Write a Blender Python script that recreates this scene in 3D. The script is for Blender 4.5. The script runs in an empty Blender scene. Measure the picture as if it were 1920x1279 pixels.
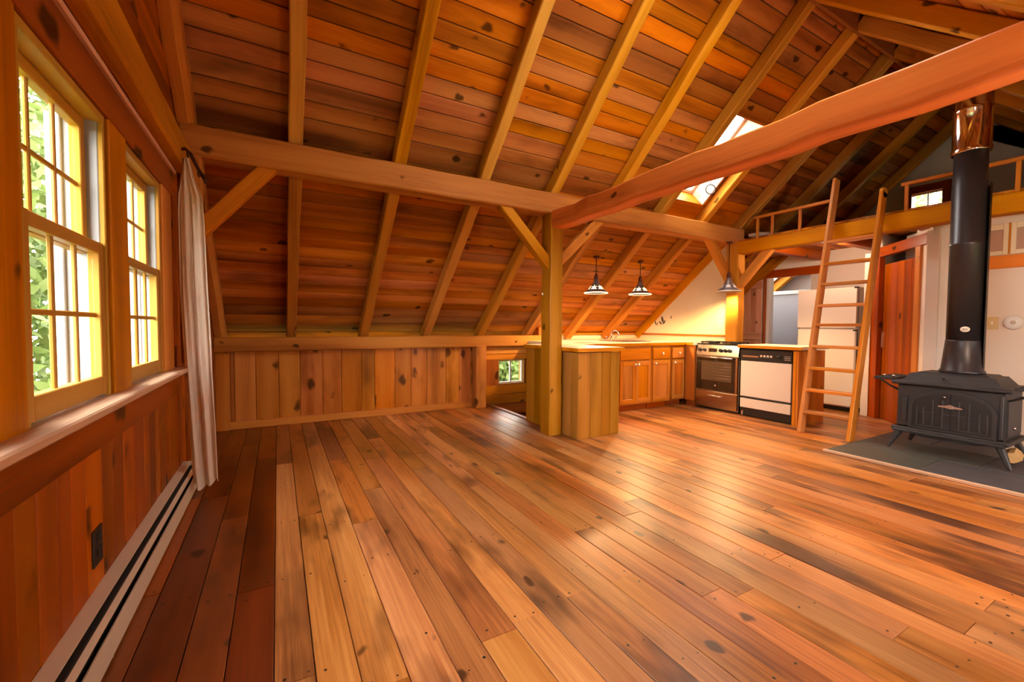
import bpy, math, random
from math import sin, cos, atan, pi, radians, sqrt
from mathutils import Vector, Matrix
random.seed(7)
S = bpy.context.scene
COL = S.collection
# ------------------------------------------------------------------ camera
FPX, YAW, PIT, ROL, HC = 790.5, radians(29.1), radians(-2.03), radians(0.34), 1.14
fwd = Vector((sin(YAW)*cos(PIT), cos(YAW)*cos(PIT), sin(PIT)))
rgt0 = Vector((cos(YAW), -sin(YAW), 0)); up0 = rgt0.cross(fwd)
rgt = cos(ROL)*rgt0 + sin(ROL)*up0; upv = -sin(ROL)*rgt0 + cos(ROL)*up0
cd = bpy.data.cameras.new('camera'); cam = bpy.data.objects.new('camera', cd); COL.objects.link(cam)
cd.sensor_fit = 'HORIZONTAL'; cd.sensor_width = 36; cd.lens = FPX/1920*36; cd.clip_start = .02
M = Matrix((rgt, upv, -fwd)).transposed().to_4x4(); M.translation = Vector((0, 0, HC)); cam.matrix_world = M
S.camera = cam
# ------------------------------------------------------------------ world, exposure
W = bpy.data.worlds.new('world'); S.world = W; W.use_nodes = True
bg = W.node_tree.nodes['Background']; bg.inputs[0].default_value = (1.0, .96, .88, 1); bg.inputs[1].default_value = 24.0
vs = S.view_settings; S.display_settings.display_device = 'sRGB'
vs.view_transform = 'Standard'; vs.look = 'None'; vs.gamma = 1; vs.use_curve_mapping = False; vs.exposure = -0.03
cy_ = S.cycles; cy_.max_bounces = 8; cy_.diffuse_bounces = 5; cy_.glossy_bounces = 4; cy_.transparent_max_bounces = 16
cy_.sample_clamp_indirect = 6; cy_.use_denoising = True; cy_.use_light_tree = False; cy_.caustics_reflective = False; cy_.caustics_refractive = False
LAMP_W = 85          # watts of one pendant bulb
WARM = (1.0, .62, .28)

# ------------------------------------------------------------------ materials
def nt(name):
    m = bpy.data.materials.new(name); m.use_nodes = True
    t = m.node_tree; return m, t, t.nodes['Principled BSDF']
def N(t, ty, **kw):
    n = t.nodes.new(ty)
    for k, v in kw.items(): setattr(n, k, v)
    return n
def L(t, a, b): t.links.new(a, b)
def math_n(t, op, a, b=None, c=None):
    n = N(t, 'ShaderNodeMath', operation=op)
    for i, v in enumerate((a, b, c)):
        if v is None: continue
        if isinstance(v, (int, float)): n.inputs[i].default_value = v
        else: L(t, v, n.inputs[i])
    return n.outputs[0]
def vmul(t, v, s):
    n = N(t, 'ShaderNodeVectorMath', operation='MULTIPLY'); L(t, v, n.inputs[0]); n.inputs[1].default_value = s; return n.outputs[0]
def mixc(t, f, a, b):
    n = N(t, 'ShaderNodeMix', data_type='RGBA')
    if isinstance(f, (int, float)): n.inputs[0].default_value = f
    else: L(t, f, n.inputs[0])
    for i, v in ((6, a), (7, b)):
        if isinstance(v, tuple): n.inputs[i].default_value = (*v[:3], 1)
        else: L(t, v, n.inputs[i])
    return n.outputs[2]
def noise(t, v, sc, det=3, rough=.55, dist=0):
    n = N(t, 'ShaderNodeTexNoise'); n.inputs['Scale'].default_value = sc; n.inputs['Detail'].default_value = det
    n.inputs['Roughness'].default_value = rough; n.inputs['Distortion'].default_value = dist; L(t, v, n.inputs['Vector']); return n.outputs['Fac']
def wood(name, dark, mid, light, rough=.5, var=.22, knot=.35, knots=1.0, coat=0.0, stain=0.0, bump=.15, stripe=1.0, spec=.10, desat=0.0, ksz=1.0, fine=.14):
    m, t, b = nt(name)
    at = N(t, 'ShaderNodeAttribute', attribute_name='grain')
    oi = N(t, 'ShaderNodeObjectInfo')
    wn = N(t, 'ShaderNodeTexWhiteNoise', noise_dimensions='1D'); L(t, oi.outputs['Random'], wn.inputs['W'])
    sc = N(t, 'ShaderNodeVectorMath', operation='SCALE'); L(t, wn.outputs['Color'], sc.inputs[0]); sc.inputs['Scale'].default_value = 43
    ad = N(t, 'ShaderNodeVectorMath', operation='ADD'); L(t, at.outputs['Vector'], ad.inputs[0]); L(t, sc.outputs[0], ad.inputs[1])
    p = ad.outputs[0]
    n1 = noise(t, vmul(t, p, (.5, 4.5, 4.5)), 1.0, 2)
    n2 = noise(t, vmul(t, p, (2.2, 75, 75)), 1.0, 2, .7)
    wv = N(t, 'ShaderNodeTexWave', wave_type='BANDS', bands_direction='Y'); wv.inputs['Scale'].default_value = 1.6
    wv.inputs['Distortion'].default_value = 7; wv.inputs['Detail'].default_value = 1; wv.inputs['Detail Scale'].default_value = .8
    L(t, vmul(t, p, (.12, 1, 1)), wv.inputs['Vector'])
    f = math_n(t, 'ADD', math_n(t, 'MULTIPLY', n1, .74), math_n(t, 'MULTIPLY', math_n(t, 'SUBTRACT', n2, .5), fine*2)); f = math_n(t, 'ADD', f, .07)
    f = math_n(t, 'ADD', f, math_n(t, 'MULTIPLY', wv.outputs['Fac'], .14*stripe))
    cr = N(t, 'ShaderNodeValToRGB'); L(t, f, cr.inputs[0])
    e = cr.color_ramp.elements; e[0].position = .27; e[0].color = (*dark, 1); e[1].position = .78; e[1].color = (*light, 1)
    k = cr.color_ramp.elements.new(.5); k.color = (*mid, 1)
    col = cr.outputs[0]
    if stain:
        st = noise(t, vmul(t, p, (1.1, 3.5, 3.5)), 1.0, 3, .65)
        sm = N(t, 'ShaderNodeMapRange'); L(t, st, sm.inputs[0]); sm.inputs[1].default_value = .52; sm.inputs[2].default_value = .68
        sm.inputs[3].default_value = 0; sm.inputs[4].default_value = stain
        col = mixc(t, sm.outputs[0], col, tuple(.32*d for d in dark))
    # knots
    vo = N(t, 'ShaderNodeTexVoronoi', feature='F1'); vo.inputs['Scale'].default_value = 1; vo.inputs['Randomness'].default_value = 1
    wob = N(t, 'ShaderNodeTexNoise'); wob.inputs['Scale'].default_value = 18; wob.inputs['Detail'].default_value = 0; L(t, p, wob.inputs['Vector'])
    wo = N(t, 'ShaderNodeVectorMath', operation='SCALE'); L(t, wob.outputs['Color'], wo.inputs[0]); wo.inputs['Scale'].default_value = .16
    wa = N(t, 'ShaderNodeVectorMath', operation='ADD'); L(t, vmul(t, p, (3.1, 5.2, 5.2)), wa.inputs[0]); L(t, wo.outputs[0], wa.inputs[1])
    L(t, wa.outputs[0], vo.inputs['Vector'])
    kr = N(t, 'ShaderNodeMapRange', interpolation_type='SMOOTHSTEP'); L(t, vo.outputs['Distance'], kr.inputs[0])
    kr.inputs[1].default_value = .085*ksz; kr.inputs[2].default_value = .165*ksz; kr.inputs[3].default_value = 1; kr.inputs[4].default_value = 0
    sp = N(t, 'ShaderNodeSeparateColor'); L(t, vo.outputs['Color'], sp.inputs[0])
    gate = math_n(t, 'GREATER_THAN', sp.outputs[0], 1-knot)
    kf = math_n(t, 'MULTIPLY', math_n(t, 'MULTIPLY', kr.outputs[0], gate), .85*knots)
    col = mixc(t, kf, col, tuple(.16*d for d in dark))
    hs = N(t, 'ShaderNodeHueSaturation'); L(t, col, hs.inputs['Color'])
    sv = N(t, 'ShaderNodeSeparateColor'); L(t, wn.outputs['Color'], sv.inputs[0])
    L(t, math_n(t, 'MULTIPLY_ADD', sv.outputs[0], 2*var, 1-var), hs.inputs['Value'])
    L(t, math_n(t, 'MULTIPLY_ADD', sv.outputs[1], .012, .495), hs.inputs['Hue'])
    L(t, math_n(t, 'MULTIPLY_ADD', sv.outputs[2], .10+desat, .97-desat), hs.inputs['Saturation'])
    L(t, hs.outputs[0], b.inputs['Base Color'])
    L(t, math_n(t, 'MULTIPLY_ADD', n2, .25, rough-.12), b.inputs['Roughness'])
    b.inputs['Specular IOR Level'].default_value = spec
    b.inputs['Coat Weight'].default_value = coat; b.inputs['Coat Roughness'].default_value = .30
    if bump > .2:
        bp = N(t, 'ShaderNodeBump'); bp.inputs['Strength'].default_value = bump; bp.inputs['Distance'].default_value = .004
        L(t, n2, bp.inputs['Height']); L(t, bp.outputs[0], b.inputs['Normal'])
    return m
def plain(name, col, rough=.5, metal=0.0, nz=.05, nsc=6, bump=0.0, emit=None, es=0, coat=0, spec=.5):
    m, t, b = nt(name)
    tc = N(t, 'ShaderNodeTexCoord'); n = noise(t, tc.outputs['Object'], nsc, 4)
    c = mixc(t, math_n(t, 'MULTIPLY', n, 1.0), tuple(x*(1-nz) for x in col), tuple(min(1, x*(1+nz)) for x in col))
    L(t, c, b.inputs['Base Color']); b.inputs['Roughness'].default_value = rough; b.inputs['Metallic'].default_value = metal
    b.inputs['Coat Weight'].default_value = coat; b.inputs['Specular IOR Level'].default_value = spec
    if bump:
        bp = N(t, 'ShaderNodeBump'); bp.inputs['Strength'].default_value = bump; bp.inputs['Distance'].default_value = .01
        L(t, n, bp.inputs['Height']); L(t, bp.outputs[0], b.inputs['Normal'])
    if emit: b.inputs['Emission Color'].default_value = (*emit, 1); b.inputs['Emission Strength'].default_value = es
    return m
def glass_mat(name, tint=(1, 1, 1), refl=.06, haze=0):
    m, t, b = nt(name); t.nodes.remove(b); out = t.nodes['Material Output']
    tr = N(t, 'ShaderNodeBsdfTransparent'); tr.inputs[0].default_value = (*tint, 1)
    gl = N(t, 'ShaderNodeBsdfGlossy'); gl.inputs['Roughness'].default_value = .03
    lw = N(t, 'ShaderNodeLayerWeight'); lw.inputs[0].default_value = .5
    fr = math_n(t, 'MULTIPLY_ADD', math_n(t, 'POWER', lw.outputs['Facing'], 5.0), .35, .02)
    mx = N(t, 'ShaderNodeMixShader'); L(t, fr, mx.inputs[0]); L(t, tr.outputs[0], mx.inputs[1]); L(t, gl.outputs[0], mx.inputs[2])
    last = mx.outputs[0]
    if haze:
        df = N(t, 'ShaderNodeBsdfDiffuse'); df.inputs[0].default_value = (.75, .78, .85, 1)
        m2 = N(t, 'ShaderNodeMixShader'); m2.inputs[0].default_value = haze; L(t, last, m2.inputs[1]); L(t, df.outputs[0], m2.inputs[2]); last = m2.outputs[0]
    L(t, last, out.inputs[0]); return m

MT = {}
MT['floor'] = wood('floor_pine', (.20, .058, .014), (.43, .160, .046), (.64, .30, .11), rough=.40, var=.30, knot=.65, coat=.14, stain=.85, bump=.06, spec=.4, fine=.26, ksz=.85)
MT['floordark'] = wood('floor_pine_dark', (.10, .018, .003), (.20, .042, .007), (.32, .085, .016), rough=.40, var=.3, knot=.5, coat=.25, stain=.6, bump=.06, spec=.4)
MT['deck'] = wood('ceiling_pine', (.20, .048, .006), (.44, .130, .018), (.62, .22, .036), rough=.55, var=.36, knot=.55, stain=.45, desat=.04, ksz=1.15)
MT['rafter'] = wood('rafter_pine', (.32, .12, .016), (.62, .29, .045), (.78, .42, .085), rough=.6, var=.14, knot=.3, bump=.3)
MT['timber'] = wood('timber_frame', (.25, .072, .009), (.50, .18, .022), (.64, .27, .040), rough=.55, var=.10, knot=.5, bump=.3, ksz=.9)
MT['tie'] = wood('tie_timber', (.42, .095, .014), (.76, .21, .034), (.86, .29, .055), rough=.5, var=.05, knot=.6, bump=.25, ksz=.9, stain=.25)
MT['wain'] = wood('wainscot_pine', (.13, .023, .002), (.32, .068, .005), (.45, .115, .011), rough=.42, var=.24, knot=.65, coat=.15, ksz=1.75)
MT['knee'] = wood('knee_pine', (.26, .072, .012), (.50, .165, .030), (.64, .25, .058), rough=.45, var=.16, knot=.9, coat=.1, stain=.45, ksz=1.8)
MT['trim'] = wood('trim_pine', (.30, .085, .010), (.55, .190, .025), (.68, .28, .048), rough=.42, var=.10, knot=.2, coat=.1)
MT['sash'] = wood('sash_pine', (.26, .12, .022), (.44, .23, .05), (.56, .33, .085), rough=.4, var=.08, knot=.05)
MT['stool'] = wood('stool_pine', (.46, .27, .18), (.64, .42, .30), (.74, .54, .40), rough=.3, var=.05, knot=.2, coat=.3)  # evenly paler than the other pine
MT['cab'] = wood('cabinet_pine', (.26, .070, .007), (.52, .165, .016), (.66, .245, .030), rough=.4, var=.09, knot=.2, coat=.25)
MT['pen'] = wood('peninsula_boards', (.22, .085, .012), (.38, .160, .024), (.52, .24, .045), rough=.45, var=.12, knot=.2, coat=.1)
MT['ladder'] = wood('ladder_pine', (.32, .105, .022), (.56, .215, .048), (.68, .31, .085), rough=.4, var=.08, knot=.12, coat=.2)
MT['door'] = wood('door_pine', (.16, .024, .003), (.32, .055, .006), (.42, .095, .013), rough=.42, var=.12, knot=.4, coat=.15)
MT['batten'] = wood('batten_door_pine', (.42, .20, .13), (.62, .34, .24), (.72, .45, .34), rough=.5, var=.08, knot=.5)
MT['log'] = wood('split_log', (.42, .22, .08), (.62, .38, .16), (.75, .52, .26), rough=.8, var=.1)
MT['trunk'] = wood('tree_bark', (.06, .045, .03), (.13, .1, .07), (.2, .16, .12), rough=.9, knots=0)
MT['cream'] = plain('cream_plaster', (.84, .69, .42), .75, nz=.03, nsc=3)
MT['pinkwall'] = plain('white_plaster', (.80, .70, .62), .75, nz=.03, nsc=3)
MT['loftwall'] = plain('shaded_loft_plaster', (.62, .57, .56), .8, nz=.04, nsc=3)  # white plaster in shadow, the shade put into a grey base colour
MT['white'] = plain('white_paint', (.82, .82, .83), .45, nz=.02)
MT['enamel'] = plain('white_enamel', (.66, .58, .52), .3, nz=.02, coat=.3)
MT['fridge'] = plain('fridge_enamel', (.84, .74, .66), .35, nz=.02, coat=.2)
MT['counter'] = plain('cream_laminate', (.86, .76, .56), .35, nz=.03, nsc=20)
MT['heater'] = plain('heater_enamel', (.62, .50, .40), .45, nz=.04)
MT['black'] = plain('black_plastic', (.012, .011, .012), .4, nz=.1)
MT['slot'] = plain('black_shadow_gap', (.01, .008, .008), .8, nz=.1)
MT['iron'] = plain('cast_iron', (.032, .030, .033), .48, metal=.25, nz=.25, nsc=30, bump=.15)
MT['irondoor'] = plain('cast_iron_panel', (.020, .018, .020), .40, metal=.25, nz=.3, nsc=18, bump=.25)
MT['pipe'] = plain('black_stovepipe', (.04, .036, .042), .36, metal=.4, nz=.15, nsc=4)
MT['chrome'] = plain('polished_steel', (.78, .74, .74), .12, metal=1, nz=.03)
MT['steel'] = plain('stainless_steel', (.62, .55, .48), .26, metal=1, nz=.06, nsc=12)
MT['nickel'] = plain('brushed_nickel', (.75, .73, .70), .25, metal=1, nz=.05)
MT['ovenglass'] = plain('oven_glass', (.02, .014, .010), .08, nz=.1, coat=.5)
MT['ovenwin'] = plain('oven_window', (.075, .05, .03), .1, nz=.2, coat=.5)
MT['porcelain'] = plain('porcelain_knob', (.88, .84, .78), .25, nz=.02)
MT['slate'] = plain('slate', (.058, .058, .072), .55, nz=.35, nsc=7, bump=.25)
MT['slate2'] = plain('slate_green', (.058, .066, .062), .5, nz=.35, nsc=6, bump=.25)
MT['grout'] = plain('pale_grout', (.35, .33, .28), .8)
MT['edging'] = plain('pale_edging', (.62, .42, .28), .5)
MT['curtain'] = plain('linen_curtain', (.90, .80, .68), .9, nz=.05, nsc=25, spec=.1)
_t = MT['curtain'].node_tree; _b = _t.nodes['Principled BSDF']; _tl = N(_t, 'ShaderNodeBsdfTranslucent'); _tl.inputs[0].default_value = (.92, .86, .72, 1)
_mx = N(_t, 'ShaderNodeMixShader'); _mx.inputs[0].default_value = .4; L(_t, _b.outputs[0], _mx.inputs[1]); L(_t, _tl.outputs[0], _mx.inputs[2]); L(_t, _mx.outputs[0], _t.nodes['Material Output'].inputs[0])
MT['brass'] = plain('dark_bronze', (.10, .035, .02), .4, metal=.8, nz=.1)
MT['beige'] = plain('beige_plate', (.72, .56, .30), .4, nz=.03)
MT['alum'] = plain('grey_storm_frame', (.28, .29, .31), .4, nz=.03)
MT['glass'] = glass_mat('window_glass')
MT['showerglass'] = glass_mat('shower_glass', (.9, .93, 1), haze=.35)
MT['roofout'] = plain('roof_underlay', (.10, .05, .03), .9)
MT['grass'] = plain('lawn', (.07, .12, .03), .9, nz=.3, nsc=2)
MT['siding'] = plain('grey_siding', (.45, .47, .5), .7, nz=.08)
MT['mauve'] = plain('mauve_panel', (.50, .32, .25), .6, nz=.06)
def leafmat(name, c):
    m, t, b = nt(name); oi = N(t, 'ShaderNodeTexCoord'); n = noise(t, oi.outputs['Object'], 3.0, 4)
    c2 = mixc(t, n, tuple(x*.6 for x in c), tuple(min(1, x*1.5) for x in c)); L(t, c2, b.inputs['Base Color'])
    b.inputs['Roughness'].default_value = .6
    tl = N(t, 'ShaderNodeBsdfTranslucent'); L(t, c2, tl.inputs[0])
    mx = N(t, 'ShaderNodeMixShader'); mx.inputs[0].default_value = .35
    L(t, b.outputs[0], mx.inputs[1]); L(t, tl.outputs[0], mx.inputs[2]); L(t, mx.outputs[0], t.nodes['Material Output'].inputs[0]); return m
MT['leaf'] = leafmat('spring_leaves', (.13, .185, .05)); MT['leaf2'] = leafmat('deep_leaves', (.085, .14, .04))

# ------------------------------------------------------------------ mesh builder
class MB:
    def __init__(s): s.v = []; s.g = []; s.f = []; s.sm = []
    def add(s, vs, gs, fs, smooth=False):
        o = len(s.v); s.v += [tuple(x) for x in vs]; s.g += [tuple(x) for x in gs]
        for f in fs: s.f.append([i+o for i in f]); s.sm.append(smooth)
        return s
    def beam(s, a, b, wdir, w, t, ch=.004, seg=1, wob=0, rnd=None, w2=None, t2=None):
        a, b = Vector(a), Vector(b); l = (b-a); ln = l.length; l.normalize()
        wd = Vector(wdir); wd = (wd-l*wd.dot(l)).normalized(); td = l.cross(wd)
        ch = min(ch, w*.3, t*.3); R = rnd or random
        sec = [(-1, -1, 1, 0), (-1, -1, 0, 1), (-1, 1, 0, -1), (-1, 1, 1, 0), (1, 1, -1, 0), (1, 1, 0, -1), (1, -1, 0, 1), (1, -1, -1, 0)]
        vs, gs, fs = [], [], []
        for i in range(seg+1):
            u = i/seg; W_ = w+((w2 or w)-w)*u; T_ = t+((t2 or t)-t)*u
            o1, o2 = (R.uniform(-wob, wob), R.uniform(-wob, wob)) if wob and 0 < i < seg else (0, 0)
            W_ += R.uniform(-wob, wob) if wob else 0; T_ += R.uniform(-wob, wob) if wob else 0
            c = a+l*(ln*u)+wd*o1+td*o2
            for sx, sy, cx, cy in sec:
                pw = sx*W_/2+cx*ch; pt = sy*T_/2+cy*ch
                vs.append(c+wd*pw+td*pt); gs.append((ln*u, pw, pt))
        for i in range(seg):
            for k in range(8):
                k2 = (k+1) % 8; fs.append((i*8+k, i*8+k2, (i+1)*8+k2, (i+1)*8+k))
        fs.append(tuple(range(7, -1, -1))); fs.append(tuple(seg*8+k for k in range(8)))
        return s.add(vs, gs, fs)
    def box(s, x0, x1, y0, y1, z0, z1, ch=.003, ax=None):
        d = (x1-x0, y1-y0, z1-z0); i = d.index(max(d)) if ax is None else ax
        c = Vector(((x0+x1)/2, (y0+y1)/2, (z0+z1)/2)); e = Vector((0, 0, 0)); e[i] = d[i]/2
        j = (i+1) % 3; wd = Vector((0, 0, 0)); wd[j] = 1
        return s.beam(c-e, c+e, wd, d[j], d[(i+2) % 3], ch)
    def prism(s, poly, axis, a, b):
        """poly: 2-D points in the two other axes (cyclic order), extruded along axis from a to b"""
        n = len(poly); vs, gs = [], []
        for q in (a, b):
            for (p, r) in poly:
                v = [0, 0, 0]; v[axis] = q; v[(axis+1) % 3] = p; v[(axis+2) % 3] = r; vs.append(v); gs.append((p, r, q))
        ar = sum(poly[i][0]*poly[(i+1) % n][1]-poly[(i+1) % n][0]*poly[i][1] for i in range(n))
        fs = [tuple(range(n-1, -1, -1)), tuple(range(n, 2*n))] + [(i, (i+1) % n, n+(i+1) % n, n+i) for i in range(n)]
        if (ar < 0) != (b < a): fs = [f[::-1] for f in fs]
        return s.add(vs, gs, fs)
    def lathe(s, prof, c, axis=(0, 0, 1), n=24, sx=1, sy=1, smooth=True):
        ax = Vector(axis).normalized(); h = Vector((1, 0, 0)) if abs(ax.x) < .9 else Vector((0, 1, 0))
        e1 = (h-ax*h.dot(ax)).normalized(); e2 = ax.cross(e1); c = Vector(c); vs, gs, fs = [], [], []
        for r, z in prof:
            for k in range(n):
                a = 2*pi*k/n; vs.append(c+ax*z+e1*(r*cos(a)*sx)+e2*(r*sin(a)*sy)); gs.append((z, r*cos(a), r*sin(a)))
        for i in range(len(prof)-1):
            for k in range(n):
                k2 = (k+1) % n; fs.append((i*n+k, i*n+k2, (i+1)*n+k2, (i+1)*n+k))
        s.add(vs, gs, fs, smooth)
        o = len(s.v)-len(vs); m = (len(prof)-1)*n
        if prof[0][0] > 1e-4: s.f.append([o+k for k in range(n-1, -1, -1)]); s.sm.append(False)
        if prof[-1][0] > 1e-4: s.f.append([o+m+k for k in range(n)]); s.sm.append(False)
        return s
    def tube(s, path, r, n=8, smooth=True):
        P = [Vector(p) for p in path]; vs, gs, fs = [], [], []; ln = 0
        for i, p in enumerate(P):
            d = (P[min(i+1, len(P)-1)]-P[max(i-1, 0)]).normalized()
            h = Vector((0, 0, 1)) if abs(d.z) < .9 else Vector((1, 0, 0))
            e1 = d.cross(h).normalized(); e2 = d.cross(e1); rr = r[i] if isinstance(r, (list, tuple)) else r
            if i: ln += (p-P[i-1]).length
            for k in range(n):
                a = 2*pi*k/n; vs.append(p+e1*(rr*cos(a))+e2*(rr*sin(a))); gs.append((ln, rr*cos(a), rr*sin(a)))
        for i in range(len(P)-1):
            for k in range(n):
                k2 = (k+1) % n; fs.append((i*n+k, (i+1)*n+k, (i+1)*n+k2, i*n+k2))
        s.add(vs, gs, fs, smooth); o = len(s.v)-len(vs); m = (len(P)-1)*n
        s.f.append([o+k for k in range(n)]); s.sm.append(False); s.f.append([o+m+k for k in range(n-1, -1, -1)]); s.sm.append(False)
        return s
    def ring(s, c, R, r, axis=(0, 0, 1), n=20, m=8):
        ax = Vector(axis).normalized(); h = Vector((1, 0, 0)) if abs(ax.x) < .9 else Vector((0, 1, 0))
        e1 = (h-ax*h.dot(ax)).normalized(); e2 = ax.cross(e1); c = Vector(c); vs, gs, fs = [], [], []
        for i in range(n):
            a = 2*pi*i/n; d = e1*cos(a)+e2*sin(a)
            for k in range(m):
                q = 2*pi*k/m; vs.append(c+d*(R+r*cos(q))+ax*(r*sin(q))); gs.append((a, q, 0))
        for i in range(n):
            for k in range(m):
                i2, k2 = (i+1) % n, (k+1) % m; fs.append((i*m+k, i2*m+k, i2*m+k2, i*m+k2))
        return s.add(vs, gs, fs, True)
    def build(s, name, mat, parent=None):
        me = bpy.data.meshes.new(name); me.from_pydata(s.v, [], s.f); me.update()
        at = me.attributes.new('grain', 'FLOAT_VECTOR', 'POINT'); at.data.foreach_set('vector', [c for g in s.g for c in g])
        me.polygons.foreach_set('use_smooth', s.sm)
        me.materials.append(MT[mat])
        o = bpy.data.objects.new(name, me); COL.objects.link(o)
        if parent is not None:
            o.parent = parent; o.matrix_parent_inverse = Matrix.Translation(parent_world(parent)).inverted()
        return o
def parent_world(p):
    v = Vector(p.location)
    if p.parent is not None: v = Vector(p.location) if p.matrix_parent_inverse == Matrix() else Vector((0, 0, 0))
    return v
def tag(o, label, cat, group=None, kind=None):
    o['label'] = label; o['category'] = cat
    if group: o['group'] = group
    if kind: o['kind'] = kind
    return o
def struct(o, label=None):
    o['kind'] = 'structure'
    if label: o['label'] = label
    return o
def thing(name, loc, label, cat, group=None):
    e = bpy.data.objects.new(name, None); COL.objects.link(e); e.location = loc; e.empty_display_size = .1
    return tag(e, label, cat, group)
def sempty(name, loc, label=None):
    e = bpy.data.objects.new(name, None); COL.objects.link(e); e.location = loc; e.empty_display_size = .1
    return struct(e, label)
def B(*a, **k): return MB().box(*a, **k)

# ------------------------------------------------------------------ main dimensions
XL, XG = -.58, 8.3            # gable walls
YK, YN = 5.45, -1.39          # knee walls (far, near)
AU, AL = atan(.90), atan(.84)
RD = .13                      # rafter depth
class Slope:
    def __init__(s, o, d, n, Ln): s.o, s.d, s.n, s.L = o, d, n, Ln
    def p(s, x, q, h=0): return Vector((x, s.o[0]+s.d[0]*q+s.n[0]*h, s.o[1]+s.d[1]*q+s.n[1]*h))
    def dv(s): return Vector((0, s.d[0], s.d[1]))
YR = 2.03
FU = Slope((3.70, 2.49), (-cos(AU), sin(AU)), (sin(AU), cos(AU)), 1.67/cos(AU))
FL = Slope((3.70, 2.49), (cos(AL), -sin(AL)), (sin(AL), cos(AL)), 2.12/cos(AL))
NU = Slope((.36, 2.49), (cos(AU), sin(AU)), (-sin(AU), cos(AU)), 1.67/cos(AU))
NL = Slope((.36, 2.49), (-cos(AL), -sin(AL)), (-sin(AL), cos(AL)), 1.95/cos(AL))
RX = [.14+.8*k for k in range(11)]
# holes: (slope, x0, x1, s0, s1)
HOLES = {'FU': [(4.24, 4.84, .20, 1.25)], 'FL': [(7.44, 8.04, .55, 1.45)], 'NU': [(1.84, 2.44, .70, 1.75), (2.64, 3.24, .70, 1.75)], 'NL': []}  # near-slope and back-room openings are added for daylight

# ------------------------------------------------------------------ floor
floor = B(XL-.15, XG, YN, 4.40, -.20, -.024)
floor.box(XL-.15, 2.68, 4.40, 5.75, -.20, -.024); floor.box(3.95, XG, 4.40, 5.75, -.20, -.024)
floor = struct(floor.build('floor', 'roofout'), 'wide pine plank floor of the whole room')
rf = random.Random(3); nails = MB(); rn = random.Random(8)
def nail(nx, ny):
    r_ = rn.uniform(.0035, .0065); vs_ = [(nx+r_*cos(k*pi/3), ny+r_*sin(k*pi/3), .0019) for k in range(6)]; nails.add(vs_, vs_, [tuple(range(6))])
x = XL+.01
while x < 7.4:
    w = rf.uniform(.115, .15); x1 = min(x+w, 7.42)
    ya = YN; yend = 5.44
    if x1 > 2.68 and x < 3.95: yend = 4.38
    if x > 3.2: yend = min(yend, 4.38)
    if x1 > 5.75: ya = 1.6 if x1 < 6.7 else 2.3
    y = ya-rf.uniform(0, 1.2)
    while y < yend-.02:
        y1 = y+rf.uniform(1.1, 3.2)
        if yend-y1 < .5: y1 = yend
        y0c = max(y, ya)
        if y1-y0c > .05:
            dz = rf.uniform(-.0012, .0012)
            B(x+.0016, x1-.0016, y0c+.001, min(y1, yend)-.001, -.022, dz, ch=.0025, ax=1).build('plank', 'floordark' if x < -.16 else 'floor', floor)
            ye = min(y1, yend); q = y0c+.03
            while q < ye-.02:
                for u in (.22, .78):
                    if rn.random() < .8: nail(x+(x1-x)*u+rn.uniform(-.008, .008), min(ye-.02, q+rn.uniform(-.015, .015)))
                q += .61
        y = y1
    x = x1

nh = nails.build('nail_heads', 'black', floor); nh['kind'] = 'stuff'
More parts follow.
